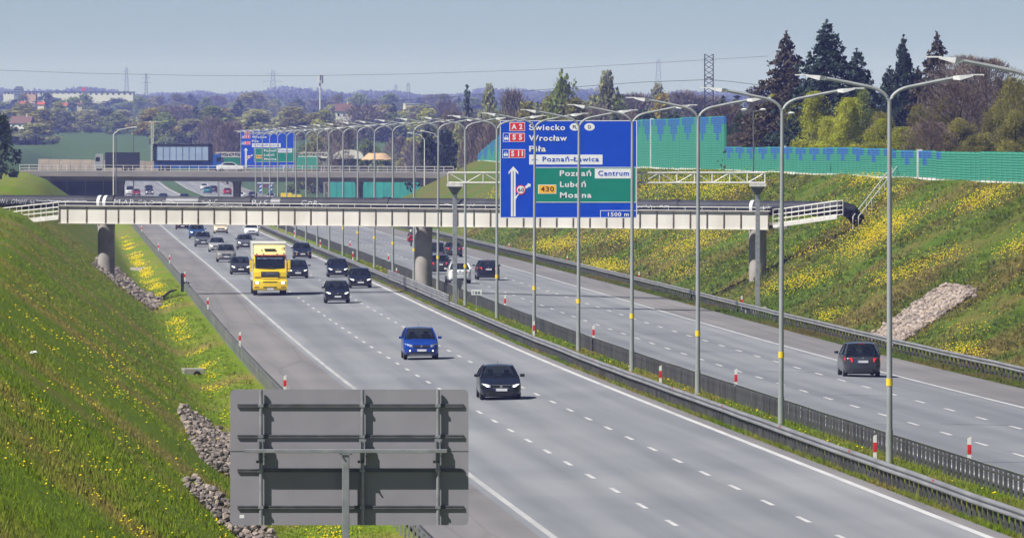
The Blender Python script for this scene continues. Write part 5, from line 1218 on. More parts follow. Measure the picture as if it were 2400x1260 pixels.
# ------------------------------------------------------------------ trees
def quads(C, S, rng, elong=1.0, up=None):
    """leaf-sized quads at C with size S and random orientation"""
    n_ = len(C); a = rng.normal(size=(n_, 3)); a /= np.linalg.norm(a, axis=1)[:,None]
    if up is not None: a = a * (1 - up[1]) + np.asarray(up[0]) * up[1]; a /= np.linalg.norm(a, axis=1)[:,None]
    b = np.cross(a, rng.normal(size=(n_, 3))); b /= np.linalg.norm(b, axis=1)[:,None]
    S = S[:,None]; u = a * S * elong; v = b * S
    V = np.stack([C - u, C + v * .8, C + u, C - v * .8], 1)
    return V.reshape(-1, 3), np.arange(n_ * 4).reshape(-1, 4)
def limbs(rng, h, r, spread, n, lean=0.0, low=.25):
    b = MB(); b.tube([(0,0,-.6),(lean*.3,0,h*.25),(lean*.8,rng.uniform(-.1,.1),h*.55),(lean,0,h*.85)], [r,r*.8,r*.5,r*.12], 8)
    for k in range(n):
        z0 = h * (low + (.75 - low) * k / max(1, n - 1)); a = rng.uniform(0, 2*math.pi); L = spread * rng.uniform(.6, 1.0) * (1.1 - .5 * k / n); q = z0 / h * lean
        p0 = (q, 0, z0); p1 = (q + math.cos(a)*L*.5, math.sin(a)*L*.5, z0 + L*.45); p2 = (q + math.cos(a)*L, math.sin(a)*L, z0 + L*rng.uniform(.7,1.1))
        b.tube([p0, p1, p2], [r*.42, r*.26, r*.06], 5)
        p3 = (p1[0] + rng.uniform(-.4,.4)*L, p1[1] + rng.uniform(-.4,.4)*L, p1[2] + L*.6); b.tube([p1, p3], [r*.2, r*.05], 4)
    return b
def crown_leafy(seed, h, rx, n, leaf, low=.22, lobes=16, fill=.5):
    rng = np.random.default_rng(seed); C = []; RN_ = []
    for k in range(lobes):
        th = rng.uniform(0, 2*np.pi); v = rng.uniform(0, 1); rr = rx * max(.12, 1 - abs(2*(v ** .8)-.75) ** 2.2 * .62) * rng.uniform(.15, .92)
        c = np.array([math.cos(th)*rr, math.sin(th)*rr, h * (low + (1 - low) * (.06 + .86 * v))]); s = rx * rng.uniform(.20, .42)
        m = n // lobes; p = rng.normal(size=(m, 3)); p /= np.linalg.norm(p, axis=1)[:,None]; p *= (rng.random(m) ** fill)[:,None] * s; p[:,2] *= rng.uniform(.9, 1.5)
        C.append(c + p); RN_.append(np.clip(rng.normal(rng.uniform(.25,.75), .16, m), 0, 1))
    C = np.concatenate(C); Rn = np.concatenate(RN_); C[:,2] = np.clip(C[:,2], h * .06, h)
    V, Fq = quads(C, leaf * rng.uniform(.6, 1.4, len(C)), rng); return V, Fq, np.repeat(Rn, 4)
def crown_bare(seed, h, rx, n, tw, low=.2):
    rng = np.random.default_rng(seed); th = rng.uniform(0, 2*np.pi, n); v = rng.random(n) ** .8; prof = np.sqrt(np.clip(1 - ((v - .45) / .58) ** 2, .02, 1)); lump = .8 + .25 * np.sin(th * 3 + seed) + .15 * np.sin(v * 14 + th * 2)
    rr = rx * prof * lump * rng.random(n) ** .45; C = np.stack([np.cos(th)*rr, np.sin(th)*rr, h * (low + (1 - low) * v)], -1)
    dr = np.stack([np.cos(th)*.5, np.sin(th)*.5, np.full(n, .9)], -1) + rng.normal(0, .35, (n, 3)); dr /= np.linalg.norm(dr, axis=1)[:,None]
    L = tw * 14 * rng.uniform(.5, 1.4, n); b = np.cross(dr, rng.normal(size=(n, 3))); b /= np.linalg.norm(b, axis=1)[:,None]; b *= (tw * rng.uniform(.6,1.3,n))[:,None]
    e = dr * L[:,None]; V = np.stack([C - b, C + b, C + e + b*.3, C + e - b*.3], 1); Rn = np.clip(rng.normal(.5, .25, n), 0, 1)
    return V.reshape(-1,3), np.arange(n*4).reshape(-1,4), np.repeat(Rn, 4)
def crown_conifer(seed, h, rx, whorls, leaf, dens, irr=.25, low=.08):
    rng = np.random.default_rng(seed); C = []; U = []; Rn = []
    for k in range(whorls):
        f = k / (whorls - 1); z = h * (low + (.985 - low) * f); R_ = rx * (1 - f) ** .82 * rng.uniform(1 - irr, 1 + irr * .5) + .12
        nb = max(4, int(11 * (1 - f * .55)))
        for j in range(nb):
            if rng.random() < irr * .45: continue
            a = 2*np.pi*(j + rng.uniform(-.35,.35)) / nb + k; L = R_ * rng.uniform(.65, 1.15); m = max(3, int(dens * L))
            t_ = rng.random(m) ** .65; droop = -.32 * L * t_ ** 1.5 + .22 * L * np.clip(t_ - .75, 0, 1); wdt = .16 * L * (1 - t_*.6) + .06
            C.append(np.stack([np.cos(a)*L*t_ + rng.normal(0,1,m)*wdt*-np.sin(a), np.sin(a)*L*t_ + rng.normal(0,1,m)*wdt*np.cos(a), z + droop + rng.normal(0,.10,m) - np.abs(rng.normal(0,.12,m))], -1))
            Rn.append(np.clip(rng.normal(rng.uniform(.3,.7), .18, m), 0, 1))
    C = np.concatenate(C); Rn = np.concatenate(Rn); V, Fq = quads(C, leaf * rng.uniform(.6,1.4,len(C)), rng, 1.5, ((0,0,-.7), .35)); return V, Fq, np.repeat(Rn, 4)
TM = {}
def tree_meshes(kind, var, near):
    key = (kind, var, near)
    if key in TM: return TM[key]
    sd = hash_(kind) * 7 + var * 13 + (1000 if near else 0); rng = random.Random(sd)
    if kind in ('spruce_blue', 'spruce_brown', 'conifer'):
        V, Fq, a = crown_conifer(sd, 1.0 * 14, 7.0 if kind != 'conifer' else 5.0, 30 if near else 15, .135 if near else .42, 30 if near else 5, .42 if kind == 'spruce_brown' else .28)
        m = {'spruce_blue':'needle_blue','spruce_brown':'needle_brown','conifer':'leaf_dark'}[kind]
        tr = MB().tube([(0,0,-.6),(0,0,7),(0,0,13.7)], [.24,.15,.03], 7)
    elif kind in ('twig_brown', 'twig_grey'):
        V, Fq, a = crown_bare(sd, 12, 4.6, 9000 if near else 2600, .030 if near else .075, .2 if near else .02); m = kind
        tr = limbs(rng, 12, .22, 4.2, 10, rng.uniform(-1, 1) * (1.5 if near else .5), .15)
    else:
        lp = {'leaf_fresh': (16, .5), 'leaf_olive': (16, .42), 'leaf_mid': (15, .45), 'leaf_pale': (16, .42), 'leaf_dark': (14, .5), 'leaf_yellow': (12, .5)}[kind]
        V, Fq, a = crown_leafy(sd, 12, 4.4, 17000 if near else 2600, .105 if near else .30, .04 if near else .0, (36 if near else 24) + var * 5, lp[1]); m = kind
        tr = limbs(rng, 12, .2, 3.6, 8, rng.uniform(-.5, .5), .2)
    TM[key] = (np_mesh('crown', V, Fq, m, a), tr.mesh('trunk', 'bark'), 14 if 'spruce' in kind or kind == 'conifer' else 12, 4.2)
    return TM[key]
def hash_(s): return sum((i + 3) * ord(c) for i, c in enumerate(s)) % 971
WORD = {'spruce_blue':'dark blue-green spruce','spruce_brown':'brownish ragged spruce','conifer':'dark conifer','twig_brown':'leafless brown tree','twig_grey':'leafless grey tree','leaf_fresh':'fresh yellow-green tree','leaf_olive':'olive-green tree','leaf_mid':'mid-green tree','leaf_pale':'pale green tree','leaf_dark':'dark green tree','leaf_yellow':'yellowish tree'}
def tree(kind, x, d, ytop, wpx, label, group, near=False, var=None):
    if d < 1290 and x > 1200: d = max(d, 69.5 * F_PX / (x - 154) + (d % 17))
    var = random.randrange(2 if near else 3) if var is None else var
    cr, tr, h0, r0 = tree_meshes(kind, var, near)
    X = (x - 1200) * d / F_PX; zg = float(ground_z(d, X - axis(d))); ztop = CZ - (ytop - HOR) * d / F_PX; H = max(2.0, ztop - zg); Wd = wpx * d / F_PX / 2 * (1.45 if kind in ('spruce_blue','spruce_brown','conifer') else 1.0 if near else 1.25)
    t = thing('tree', label, 'tree', (X, d, zg - .1), random.uniform(0, 6.28), group)
    c = link('crown', cr, t); b = link('trunk', tr, t); s = (Wd / r0, Wd / r0, H / h0); c.scale = s; b.scale = s
    return t
# behind the noise wall, right
G1 = 'trees behind the low noise wall'
near_list = [('spruce_brown',1843,800,66,125),('spruce_blue',1938,790,40,150),('spruce_blue',2008,806,108,105),('spruce_blue',2117,820,76,80),('spruce_blue',2085,835,150,100),('spruce_brown',2196,810,68,110),('spruce_brown',2150,830,150,100),
 ('leaf_fresh',1828,745,202,135),('leaf_fresh',1908,742,212,120),('leaf_fresh',1990,737,226,130),('leaf_olive',2065,740,255,120),('leaf_fresh',1790,765,285,80),('leaf_fresh',1968,705,318,120),('leaf_olive',2155,735,240,120),('leaf_mid',2020,770,205,110),('leaf_olive',2215,728,222,130),
 ('twig_brown',2245,722,196,190),('twig_brown',2310,745,140,210),('twig_grey',2262,775,134,170),('leaf_olive',2372,705,172,150),('leaf_olive',2412,690,165,130),('leaf_olive',2335,715,240,110),('leaf_fresh',2110,720,295,130),('leaf_fresh',2070,735,275,110),('leaf_fresh',1870,750,240,120),('leaf_fresh',1940,730,270,120),('leaf_olive',2250,715,270,120),('leaf_fresh',1850,720,300,110),('leaf_olive',2380,660,250,120),('leaf_fresh',2050,700,330,120),('twig_brown',2180,712,285,130),('leaf_olive',2290,705,310,120),('twig_brown',2350,750,190,150),
 ('twig_brown',1772,850,225,80),('leaf_dark',1740,900,262,90),('twig_brown',1735,830,310,80),('leaf_yellow',1722,810,345,60),('twig_brown',1765,800,330,70),('leaf_dark',1700,880,330,90)]
near_list.sort(key=lambda a: a[1]); cnt = {}
for k, (kd, x, d, yt, wp) in enumerate(near_list):
    cnt[kd] = cnt.get(kd, 0); n_ = cnt[kd]; cnt[kd] += 1
    tree(kd, x, d, yt, wp, f'{WORD[kd]}, {ordw(n_)} of its kind from left behind the low noise wall', G1, True)
mid_list = [('leaf_mid',1320,1350,160,85),('leaf_olive',1290,1360,225,95),('leaf_olive',1345,1330,230,90),('leaf_pale',1422,1500,168,85),('leaf_pale',1390,1500,225,100),('leaf_mid',1455,1480,220,70),('twig_grey',1490,1650,228,110),('leaf_yellow',1547,1600,205,85),('twig_grey',1600,1900,222,120),('leaf_pale',1540,2100,196,65),('twig_grey',1660,1900,232,120),('conifer',1728,1450,222,80),('conifer',1695,1250,222,60),
 ('leaf_dark',1640,1260,255,90),('leaf_dark',1580,1250,262,110),('leaf_dark',1515,1300,258,100),('twig_brown',1700,1150,250,110),('leaf_dark',1755,1100,262,100),('conifer',1440,1320,255,60),('leaf_olive',1240,1350,240,90),
 ('conifer',1095,1750,196,48),('leaf_pale',1145,1650,198,65),('twig_grey',1200,1550,222,75),('leaf_mid',1255,1500,238,80),('leaf_olive',1180,1450,262,80),('leaf_dark',1000,1400,300,75),('leaf_dark',1045,1410,298,80),('leaf_pale',1072,1500,290,60),('twig_brown',1120,1440,285,80),('twig_brown',1160,1400,300,70),('twig_grey',1060,1600,268,80),('conifer',1250,1420,262,70),('twig_brown',1210,1400,275,80),
 ('twig_grey',1400,1450,258,90),('leaf_dark',1370,1400,270,80),('twig_brown',1470,1380,270,90),('leaf_olive',1300,1400,262,90)]
mid_list.sort(key=lambda a: a[1]); cnt = {}
for kd, x, d, yt, wp in mid_list:
    n_ = cnt.get(kd, 0); cnt[kd] = n_ + 1
    tree(kd, x, d, yt, wp, f'{WORD[kd]}, {ordw(n_)} of its kind from left behind the tall noise wall', 'trees behind the tall noise wall')
tree('leaf_dark', 2, 1050, 262, 90, 'dark leafy tree at the left frame edge above the left bank', None)
rr = random.Random(5)
def row(nm, xs, dr, tops, wr, kinds, gnm):
    cnt = {}
    for x in xs:
        kd = rr.choices([k for k, _ in kinds], [w for _, w in kinds])[0]; n_ = cnt.get(kd, 0); cnt[kd] = n_ + 1
        d = rr.uniform(*dr); con = kd in ('conifer', 'spruce_blue')
        tree(kd, x + rr.uniform(-14, 14), d, (rr.uniform(284, 298) if (770 < x < 840 or x < 110) and d < 2900 else rr.uniform(*tops) - (10 if con else 0)), rr.uniform(*wr) * (.6 if con else 1), f'{WORD[kd]}, {ordw(n_)} from left in the {nm}', gnm)
MIX = [('leaf_mid',4),('leaf_olive',5),('leaf_fresh',4),('leaf_pale',4),('leaf_yellow',1),('twig_brown',1),('twig_grey',1),('conifer',2),('leaf_dark',1)]
row('front row beyond the distant road bridge', [14, 40, 66, 92] + list(range(345, 1090, 30)), (2560, 2800), (248, 292), (62, 112), MIX, 'front row of distant trees')
row('bushy row behind the distant road bridge', list(range(715, 1020, 34)), (1620, 1900), (300, 350), (50, 90), [('leaf_olive',4),('leaf_fresh',2),('twig_grey',2),('leaf_mid',2),('twig_brown',1)], 'bushes behind the distant bridge')
row('middle row of distant trees', range(5, 1120, 24), (3000, 3500), (240, 280), (60, 105), MIX, 'middle row of distant trees')
row('back row of distant trees', range(0, 1130, 34), (4300, 5200), (216, 244), (45, 90), [('leaf_mid',4),('leaf_olive',4),('leaf_fresh',2),('twig_brown',1),('conifer',4),('leaf_dark',3),('twig_grey',1)], 'back row of distant trees')
row('brown thicket left of the far blue sign', range(505, 560, 26), (2150, 2300), (268, 300), (60, 80), [('twig_brown',3),('twig_grey',1)], 'brown thicket')
# the far wooded skyline, one mass
rng = np.random.default_rng(11); n_ = 26000; D = rng.uniform(6500, 13500, n_); PX = rng.uniform(-150, 2550, n_)
Zt = 9 + 4 * np.sin(PX / 90) + 3 * np.sin(PX / 37 + 2) + 2 * np.sin(PX / 15 + D / 900); C = np.stack([(PX - 1200) * D / F_PX, D, far_z(D) + rng.random(n_) ** .7 * np.clip(Zt, 3, 16) * (D / 12500)], -1)
V, Fq = quads(C, 1.6 * rng.uniform(.6, 1.5, n_) * D / 7000, rng)
tag(link('far_wood', np_mesh('far_wood', V, Fq, 'far_wood', np.repeat(rng.random(n_), 4))), 'hazy blue wooded skyline along the horizon', 'wood', kind='stuff')

# ------------------------------------------------------------------ far buildings and masts
def house(label, x0, x1, yt, yb, d, wall, roof, roof_h=.35, wins=2, chim=True):
    a, b = AT(x0, yb, d), AT(x1, yb, d); W_, H_ = b.x - a.x, (yb - yt) * d / F_PX; t = thing('house', label, 'house', tuple(a), random.uniform(-.25, .25)); dp = W_ * .8
    hw = H_ * (1 - roof_h); gz_ = float(ground_z(d, a.x - axis(d))) - a.z; MB().span(0, W_, 0, dp, gz_ - .3, hw).obj('wall', wall, t)
    rf = MB().prism_x([(-.4, hw - .05), (dp + .4, hw - .05), (dp / 2, H_)], -.3, W_ + .3).obj('roof', roof, t) if roof_h > .1 else MB().span(-.15, W_ + .15, -.15, dp + .15, hw, H_).obj('roof', roof, t)
    if chim: MB().span(W_*.7, W_*.7+.5, dp*.45, dp*.45+.5, hw, H_ + .8).obj('chimney', 'house_cream', rf)
    for k in range(wins):
        x = W_ * (k + .5) / wins; wn = MB().span(x - W_*.12/max(1,wins*.5), x + W_*.12/max(1,wins*.5), -.04, .02, hw*.3, hw*.7).obj('window', 'sign_white', t)
        MB().span(x - W_*.09/max(1,wins*.5), x + W_*.09/max(1,wins*.5), -.07, -.041, hw*.34, hw*.66).obj('pane', 'dark_glass', wn)
house('white house with steep brown roof and chimney above the lamp row', 787, 824, 243, 278, 2900, 'house_white', 'roof_brown', .5, 3)
house('pale pinkish apartment block among the distant trees, right of centre', 950, 985, 243, 262, 4000, 'house_cream', 'house_white', .06, 4, False)
house('low house with brown roof among trees at far left', 24, 72, 272, 300, 2950, 'house_white', 'roof_brown', .6, 3)
house('small house with red roof, leftmost red roof in the distant trees', 48, 60, 238, 248, 3900, 'house_white', 'roof_red', .6, 1)
house('small house with red roof, second from left in the distant trees', 88, 104, 239, 249, 3900, 'house_cream', 'roof_red', .6, 1)
house('small house with red roof, third from left in the distant trees', 146, 158, 241, 251, 3900, 'house_white', 'roof_red', .6, 1)
house('narrow cream house gable among distant trees, left of centre', 181, 192, 240, 252, 3900, 'house_cream', 'roof_brown', .4, 1)
house('white house half hidden by the brown thicket, left', 402, 425, 304, 318, 2900, 'house_cream', 'roof_brown', .45, 2)
house('white house half hidden by the brown thicket, right', 440, 462, 306, 320, 2900, 'house_white', 'roof_brown', .45, 2)
def hall(label, x0, x1, yt, yb, d, m, bays):
    a, b = AT(x0, yb, d), AT(x1, yb, d); W_, H_ = b.x - a.x, (yb - yt) * d / F_PX; t = thing('industrial_hall', label, 'hall', tuple(a)); 
    MB().span(0, W_, 0, 30, -6, H_ - .5).obj('wall', m, t); MB().span(-.3, W_ + .3, -.3, 30.3, H_ - .5, H_).obj('roof', 'roof_dark', t)
    for k in range(bays): x = W_ * (k + .5) / bays; MB().span(x - .8, x + .8, -.08, .02, H_*.2, H_*.6).obj('window', 'dark_glass', t)
hall('long white industrial hall on the left horizon, leftmost', 8, 33, 215, 222, 6000, 'house_white', 3); hall('orange-fronted hall on the left horizon beside the dark tower', 56, 84, 214, 223, 6000, 'house_orange', 3)
hall('long white industrial hall on the left horizon, middle', 88, 195, 215, 221, 6000, 'house_white', 8); hall('big white industrial hall on the left horizon, right end', 206, 312, 215, 224, 5900, 'house_white', 8)
t = thing('office_tower', 'dark square tower block on the left horizon', 'tower', tuple(AT(33, 226, 5600))); u_ = 5600 / F_PX
MB().span(0, 21*u_, 0, 8, -6, 20*u_).obj('wall', 'grey_wall', t); MB().span(1, 19*u_, 1, 7, 20*u_, 23*u_).obj('plant_room', 'roof_dark', t)
for k in range(3): MB().span(.3, 21*u_-.3, -.05, .02, (3+6*k)*u_, (5+6*k)*u_).obj('window', 'dark_glass', t)
t = thing('billboard', 'small red billboard on the left horizon', 'billboard', tuple(AT(196, 216, 5600))); MB().span(-5*u_*.8, 5*u_*.8, 0, .4, 3*u_, 11*u_).obj('panel', 'sign_red', t); MB().span(-.3, .3, 0, .3, -5, 3*u_).obj('post', 'galv_dark', t)

def pylon(label, x, ytop, ybase, d, wpx, arms, m, r=.09, taper=.35, panels=8):
    u = d / F_PX; H = (ybase - ytop) * u; w1 = wpx * u / 2; t = thing('pylon', label, 'pylon', tuple(AT(x, ybase, d))); w0 = w1 / taper if taper < 1 else w1
    P = lambda f, sx_, sy_: ((w0 + (w1 - w0) * f) * sx_, (w0 + (w1 - w0) * f) * sy_, H * f)
    for a, b in ((-1,-1),(1,-1),(1,1),(-1,1)): MB().tube([P(0,a,b), P(1,a,b)], r, 5).obj('leg', m, t)
    for k in range(panels):
        f0, f1 = k / panels, (k + 1) / panels
        for yy in (-1, 1):
            MB().tube([P(f0,-1,yy), P(f1,1,yy)], r*.55, 4).obj('brace', m, t); MB().tube([P(f0,1,yy), P(f1,-1,yy)], r*.55, 4).obj('brace', m, t)
    for f, L in arms: MB().tube([(-L*u,0,H*f), (0,0,H*f+.5), (L*u,0,H*f)], r*.9, 5).obj('cross_arm', m, t)
    return t
pylon('tall dark lattice pylon standing behind the noise wall, largest of all', 1661.5, 127, 300, 1500, 20, [(.655, 11)], 'pylon_near', .085, 1, 14)
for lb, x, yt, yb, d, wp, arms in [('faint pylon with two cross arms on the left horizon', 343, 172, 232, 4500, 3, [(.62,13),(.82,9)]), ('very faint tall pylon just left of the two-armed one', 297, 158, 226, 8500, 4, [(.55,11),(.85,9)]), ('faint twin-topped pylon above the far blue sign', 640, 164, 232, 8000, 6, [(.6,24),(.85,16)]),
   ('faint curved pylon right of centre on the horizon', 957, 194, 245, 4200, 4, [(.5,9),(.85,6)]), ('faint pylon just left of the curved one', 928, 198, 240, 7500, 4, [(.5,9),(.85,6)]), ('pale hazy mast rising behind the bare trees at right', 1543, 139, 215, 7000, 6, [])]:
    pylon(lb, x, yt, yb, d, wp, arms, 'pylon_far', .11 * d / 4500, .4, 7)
t = thing('telecom_mast', 'slim pale telecom mast with antenna panels above the distant trees', 'mast', tuple(AT(750.5, 300, 2950))); u_ = 2950 / F_PX
MB().tube([(0,0,-3),(0,0,122*u_)], [.35,.22], 8).obj('mast', 'bridge_rail', t)
for x, z0, z1, m in ((-4.5,108,122,'house_white'),(5.5,104,123,'galv_dark'),(1,112,124,'galv_dark'),(-1,98,106,'galv_dark')): MB().span((x-1.8)*u_, (x+1.8)*u_, -.3, .3, z0*u_, z1*u_).obj('antenna', m, t)
t = thing('lattice_mast', 'pale lattice mast behind the left half of the road bridge', 'mast', tuple(AT(357, 392, 1500))); u_ = 1500 / F_PX
for x in (-2.4, 2.4): MB().tube([(x*u_,0,-1),(x*u_,0,107*u_)], .05, 6).obj('leg', 'bridge_rail', t)
for k in range(14): MB().tube([(-2.4*u_,0,k*7.6*u_),(2.4*u_,0,(k+1)*7.6*u_)], .03, 4).obj('brace', 'bridge_rail', t)
MB().tube([(-20*u_,0,106*u_),(20*u_,0,106*u_)], .04, 5).obj('cross_arm', 'bridge_rail', t)
def wire(label, pts, r):
    P = []
    for (x, y, d) in pts: P.append(AT(x, y, d))
    tag(MB().tube(P, r, 4).obj('power_line', 'wire'), label, 'power line')
wire('thin power line sagging from the tall pylon to the left', [(1660,187,1500),(1500,193,1530),(1350,204,1560),(1200,216,1600),(1050,228,1640),(900,238,1680)], .045)
wire('thin power line running from the tall pylon to the right', [(1662,187,1500),(1720,192,1480),(1790,201,1460),(1900,214,1430)], .045)
wire('lower power line sagging from the tall pylon to the left', [(1660,231,1500),(1540,236,1530),(1400,246,1560)], .045)
wire('high faint power line crossing the whole left sky', [(-20,164,2500),(200,172,2500),(450,177,2500),(700,178,2500),(950,174,2500),(1250,164,2500),(1560,146,2500),(1800,132,2500)], .05)
wire('second faint power line low across the left trees', [(-20,262,2450),(200,266,2450),(450,272,2450),(700,275,2450)], .05)

# ------------------------------------------------------------------ things round the distant bridge
def single_lamp(label, x, ytop, d, side, reach, m='bridge_rail'):
    X = (x - 1200) * d / F_PX; zg = float(ground_z(d, X - axis(d))); H = CZ - (ytop - HOR) * d / F_PX - zg; u = d / F_PX; t = thing('street_lamp', label, 'street lamp', (X, d, zg))
    MB().tube([(0,0,-.3),(0,0,H-1.2)], [.11,.07], 8).obj('pole', m, t)
    MB().tube([(0,0,H-1.2),(side*.25*reach*u,0,H-.45),(side*.8*reach*u,0,H-.1)], .06, 6).obj('arm', m, t)
    MB().span(min(side*.75*reach*u,side*reach*u),max(side*.75*reach*u,side*reach*u),-.14,.14,H-.14,H).obj('lantern', 'lamp_white', t)
single_lamp('single-arm street lamp in front of the left end of the road bridge', 266, 297, 1300, 1, 55)
single_lamp('dark street lamp pole just left of the dark lorry, road bridge', 272, 308, 1340, -1, 4, 'galv_dark'); single_lamp('taller single lamp standing on road bridge at dark lorry tail', 313, 275, 1368, 1, 8, 'galv_dark')
single_lamp('single-arm street lamp on right bank before road bridge, nearer one', 1028, 306, 1290, -1, 44); single_lamp('single-arm street lamp on right bank before road bridge, farther one', 995, 310, 1330, -1, 40)
def side_lamp(label, x, y, d, both):
    X = (x - 1200) * d / F_PX; zg = float(ground_z(d, X - axis(d))); H = CZ - (y - HOR) * d / F_PX - zg; t = thing('park_lamp', label, 'street lamp', (X, d, zg)); MB().tube([(0,0,0),(0,0,H)], .06, 6).obj('pole', 'galv_dark', t)
    for s in ((-1, 1) if both else (1,)):
        MB().tube([(0,0,H-.15),(s*.7,0,H)], .03, 5).obj('arm', 'galv_dark', t); MB().lathe([(.02,-.1),(.26,-.05),(.3,.02),(.12,.1)], (s*.8,0,H+.03), 12).obj('lantern', 'lamp_white', t, smooth=True)
side_lamp('twin-headed white park lamp behind the noise wall', 1766, 258, 700, True); side_lamp('single-headed white park lamp behind the noise wall', 1832, 266, 690, False)
# grey screen wall at far left, end of the left bank
t = thing('screen_wall', 'dark blue-grey screen wall on top of the left bank at frame edge', 'wall', tuple(GP(1250, -37)))
for k in range(9):
    MB().box((-4.0*k-2, k*.5, 1.2), (3.9,.2,3.0 - .12*k)).obj('wall_panel', 'grey_wall', t)
t = thing('event_tent', 'white rounded tent hall behind the right half of the road bridge', 'tent', tuple(AT(780, 372, 1700))); u_ = 1700 / F_PX
MB().prism([(0,0)] + [((36-36*math.cos(R(k)))*u_, (4+17*math.sin(R(k)))*u_) for k in range(0,181,15)] + [(72*u_,0)], 0, 12).obj('canopy', 'tent_white', t, smooth=True); MB().span(30*u_,42*u_,-.06,0,0,9*u_).obj('door', 'house_cream', t)
t = thing('sand_heap', 'orange-tan heap of sand beside the white tent', 'sand heap', tuple(AT(884, 372, 1690)))
V_, F_ = [], []; rng = np.random.default_rng(4); nn = 14
for i in range(nn):
    for j in range(nn):
        a, b = i/(nn-1)*2-1, j/(nn-1)*2-1; z = min(1.25, max(0, 1-(a*a+b*b)**.9) * 2.0) + rng.normal(0, .05); V_.append((a*3.2, b*4, z - .15))
MB().add(V_, [(i*nn+j, (i+1)*nn+j, (i+1)*nn+j+1, i*nn+j+1) for i in range(nn-1) for j in range(nn-1)]).obj('sand', 'sand', t, smooth=True)
t = thing('noise_wall', 'green noise wall section right of the far blue sign', 'noise wall', tuple(AT(695, 384, 1560))); u_ = 1560 / F_PX
for k in range(7): MB().span(k*7.4*u_, (k*7.4+7.2)*u_, 0, .2, -1, 20*u_).obj('wall_panel', 'barrier_green', t)
t = thing('container', 'green shipping container left of the far blue sign', 'container', tuple(AT(526, 390, 1400))); u_ = 1400 / F_PX
MB().span(0, 36*u_, 0, 2.4, -.6, 20*u_).obj('shell', 'container_green', t, bev=.03)
for k in range(8): MB().span((1+4.4*k)*u_, (2.4+4.4*k)*u_, -.05, 0, -.5, 19*u_).obj('corrugation', 'container_green', t)
for k, x in enumerate((612, 634)):
    t = thing('arrow_board', f'blue and white diagonal arrow board under the road bridge, {"left" if k == 0 else "right"} one of two', 'sign', tuple(RP(1640, (x-1200)*1640/F_PX - axis(1640)))); u_ = 1640 / F_PX
    zc_ = CZ - (452 - HOR) * u_ - t.location.z; MB().span(-4.5*u_,4.5*u_,-.05,0,zc_,zc_+22*u_).obj('board', 'truck_blue', t); MB().span(-.05,.05,0,.08,-.2,zc_+.3).obj('post', 'galv', t)
    for q in range(2): MB().prism([(-4*u_,zc_+(3+9*q)*u_),(4*u_,zc_+(8+9*q)*u_),(4*u_,zc_+(11+9*q)*u_),(-4*u_,zc_+(6+9*q)*u_)], -.07, -.051).obj('stripe', 'sign_white', t)
t = thing('info_sign', 'wide brown and white sign under the road bridge right of its centre pier', 'sign', tuple(RP(1680, (622-1200)*1680/F_PX - axis(1680)))); u_ = 1680 / F_PX; zc_ = CZ - (440 - HOR) * u_ - t.location.z
MB().span(-19*u_,19*u_,-.06,0,zc_,zc_+12*u_).obj('panel', 'roof_brown', t); MB().span(-19*u_,19*u_,-.08,-.061,zc_+10*u_,zc_+12*u_).obj('white_strip', 'sign_white', t)
for x in (-14, 14): MB().span(x*u_-.06,x*u_+.06,0,.1,-.2,zc_+.5).obj('post', 'galv', t)
t = thing('barrier_board', 'yellow works barrier beside the exit road under the road bridge', 'barrier', tuple(RP(1560, (682-1200)*1560/F_PX - axis(1560)))); u_ = 1560 / F_PX
zc_ = CZ - (463 - HOR) * u_ - t.location.z; MB().span(-24*u_,2*u_,-.1,.1,zc_,zc_+11*u_).obj('board', 'tag_yellow', t); MB().span(3*u_,24*u_,-.1,.1,zc_-1*u_,zc_+7*u_).obj('board', 'tag_yellow', t)
for x in (-20, 0, 20): MB().span(x*u_-.06,x*u_+.06,.1,.2,-.3,zc_+.4).obj('post', 'galv', t)
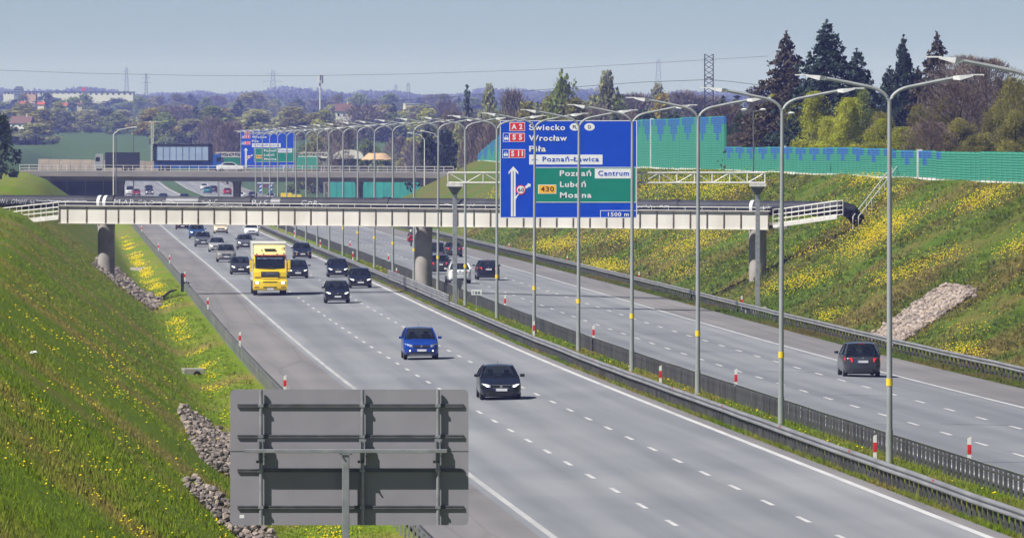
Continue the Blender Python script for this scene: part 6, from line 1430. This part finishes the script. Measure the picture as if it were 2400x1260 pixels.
# ------------------------------------------------------------------ haze: the hazy spring air over the whole place
hz = MB().span(-4200, 3200, -400, 16600, -17, 62)
hm = bpy.data.materials.new('haze_air'); hm.use_nodes = True
n, l = nodes_of(hm); n.clear()
out = n.new('ShaderNodeOutputMaterial'); pv = n.new('ShaderNodeVolumePrincipled')
pv.inputs['Color'].default_value = (.33, .37, 1.0, 1); pv.inputs['Density'].default_value = HAZE
pv.inputs['Absorption Color'].default_value = (1, 1, 1, 1)
pv.inputs['Anisotropy'].default_value = .0
l.new(pv.outputs[0], out.inputs['Volume'])
M['haze_air'] = hm
tag(hz.obj('haze', 'haze_air'), kind='stuff')
# lettering becomes real mesh, stretched to its measured width
bpy.context.view_layer.update()
dg = bpy.context.evaluated_depsgraph_get()
old_ = [o for o in COL.objects if o.type == 'FONT']
for o in old_:
    w = o.get('w')
    me = bpy.data.meshes.new_from_object(o.evaluated_get(dg)); nm = o.name.split('.')[0]
    xs = [v.co.x for v in me.vertices]
    if w and xs:
        k = w / max(.01, max(xs) - min(xs)); x0 = min(xs)
        for v in me.vertices: v.co.x = (v.co.x - x0) * k
    q = link(nm, me, o.parent, o.location.copy()); q.rotation_euler = o.rotation_euler.copy()
for o in old_: bpy.data.objects.remove(o)
for o in COL.objects:
    if o.name.startswith('lettering'): o.name = 'lettering'
# graffiti bends round the pipe
for o in [o for o in COL.objects if o.name.split('.')[0] == 'graffiti']:
    bm = bmesh.new(); bm.from_mesh(o.data)
    for k in range(-6, 16): bmesh.ops.bisect_plane(bm, geom=bm.verts[:] + bm.edges[:] + bm.faces[:], plane_co=(0, k * .045, 0), plane_no=(0, 1, 0))
    bm.to_mesh(o.data); bm.free()
    for v in o.data.vertices:
        v.co.x += .035 * math.sin(v.co.y * 11 + v.co.x * 5) + .12 * v.co.y; v.co.y += .04 * math.sin(v.co.x * 6)
        zz = o.location.z - PZ + v.co.y; r_ = PR + .012; s_ = max(-.98, min(.98, zz / r_))
        v.co.z = (PY - r_ * math.sqrt(1 - s_ * s_) - o.location.y) * -1 + v.co.z * .6 + .004
    o.rotation_euler = (R(90), 0, 0)
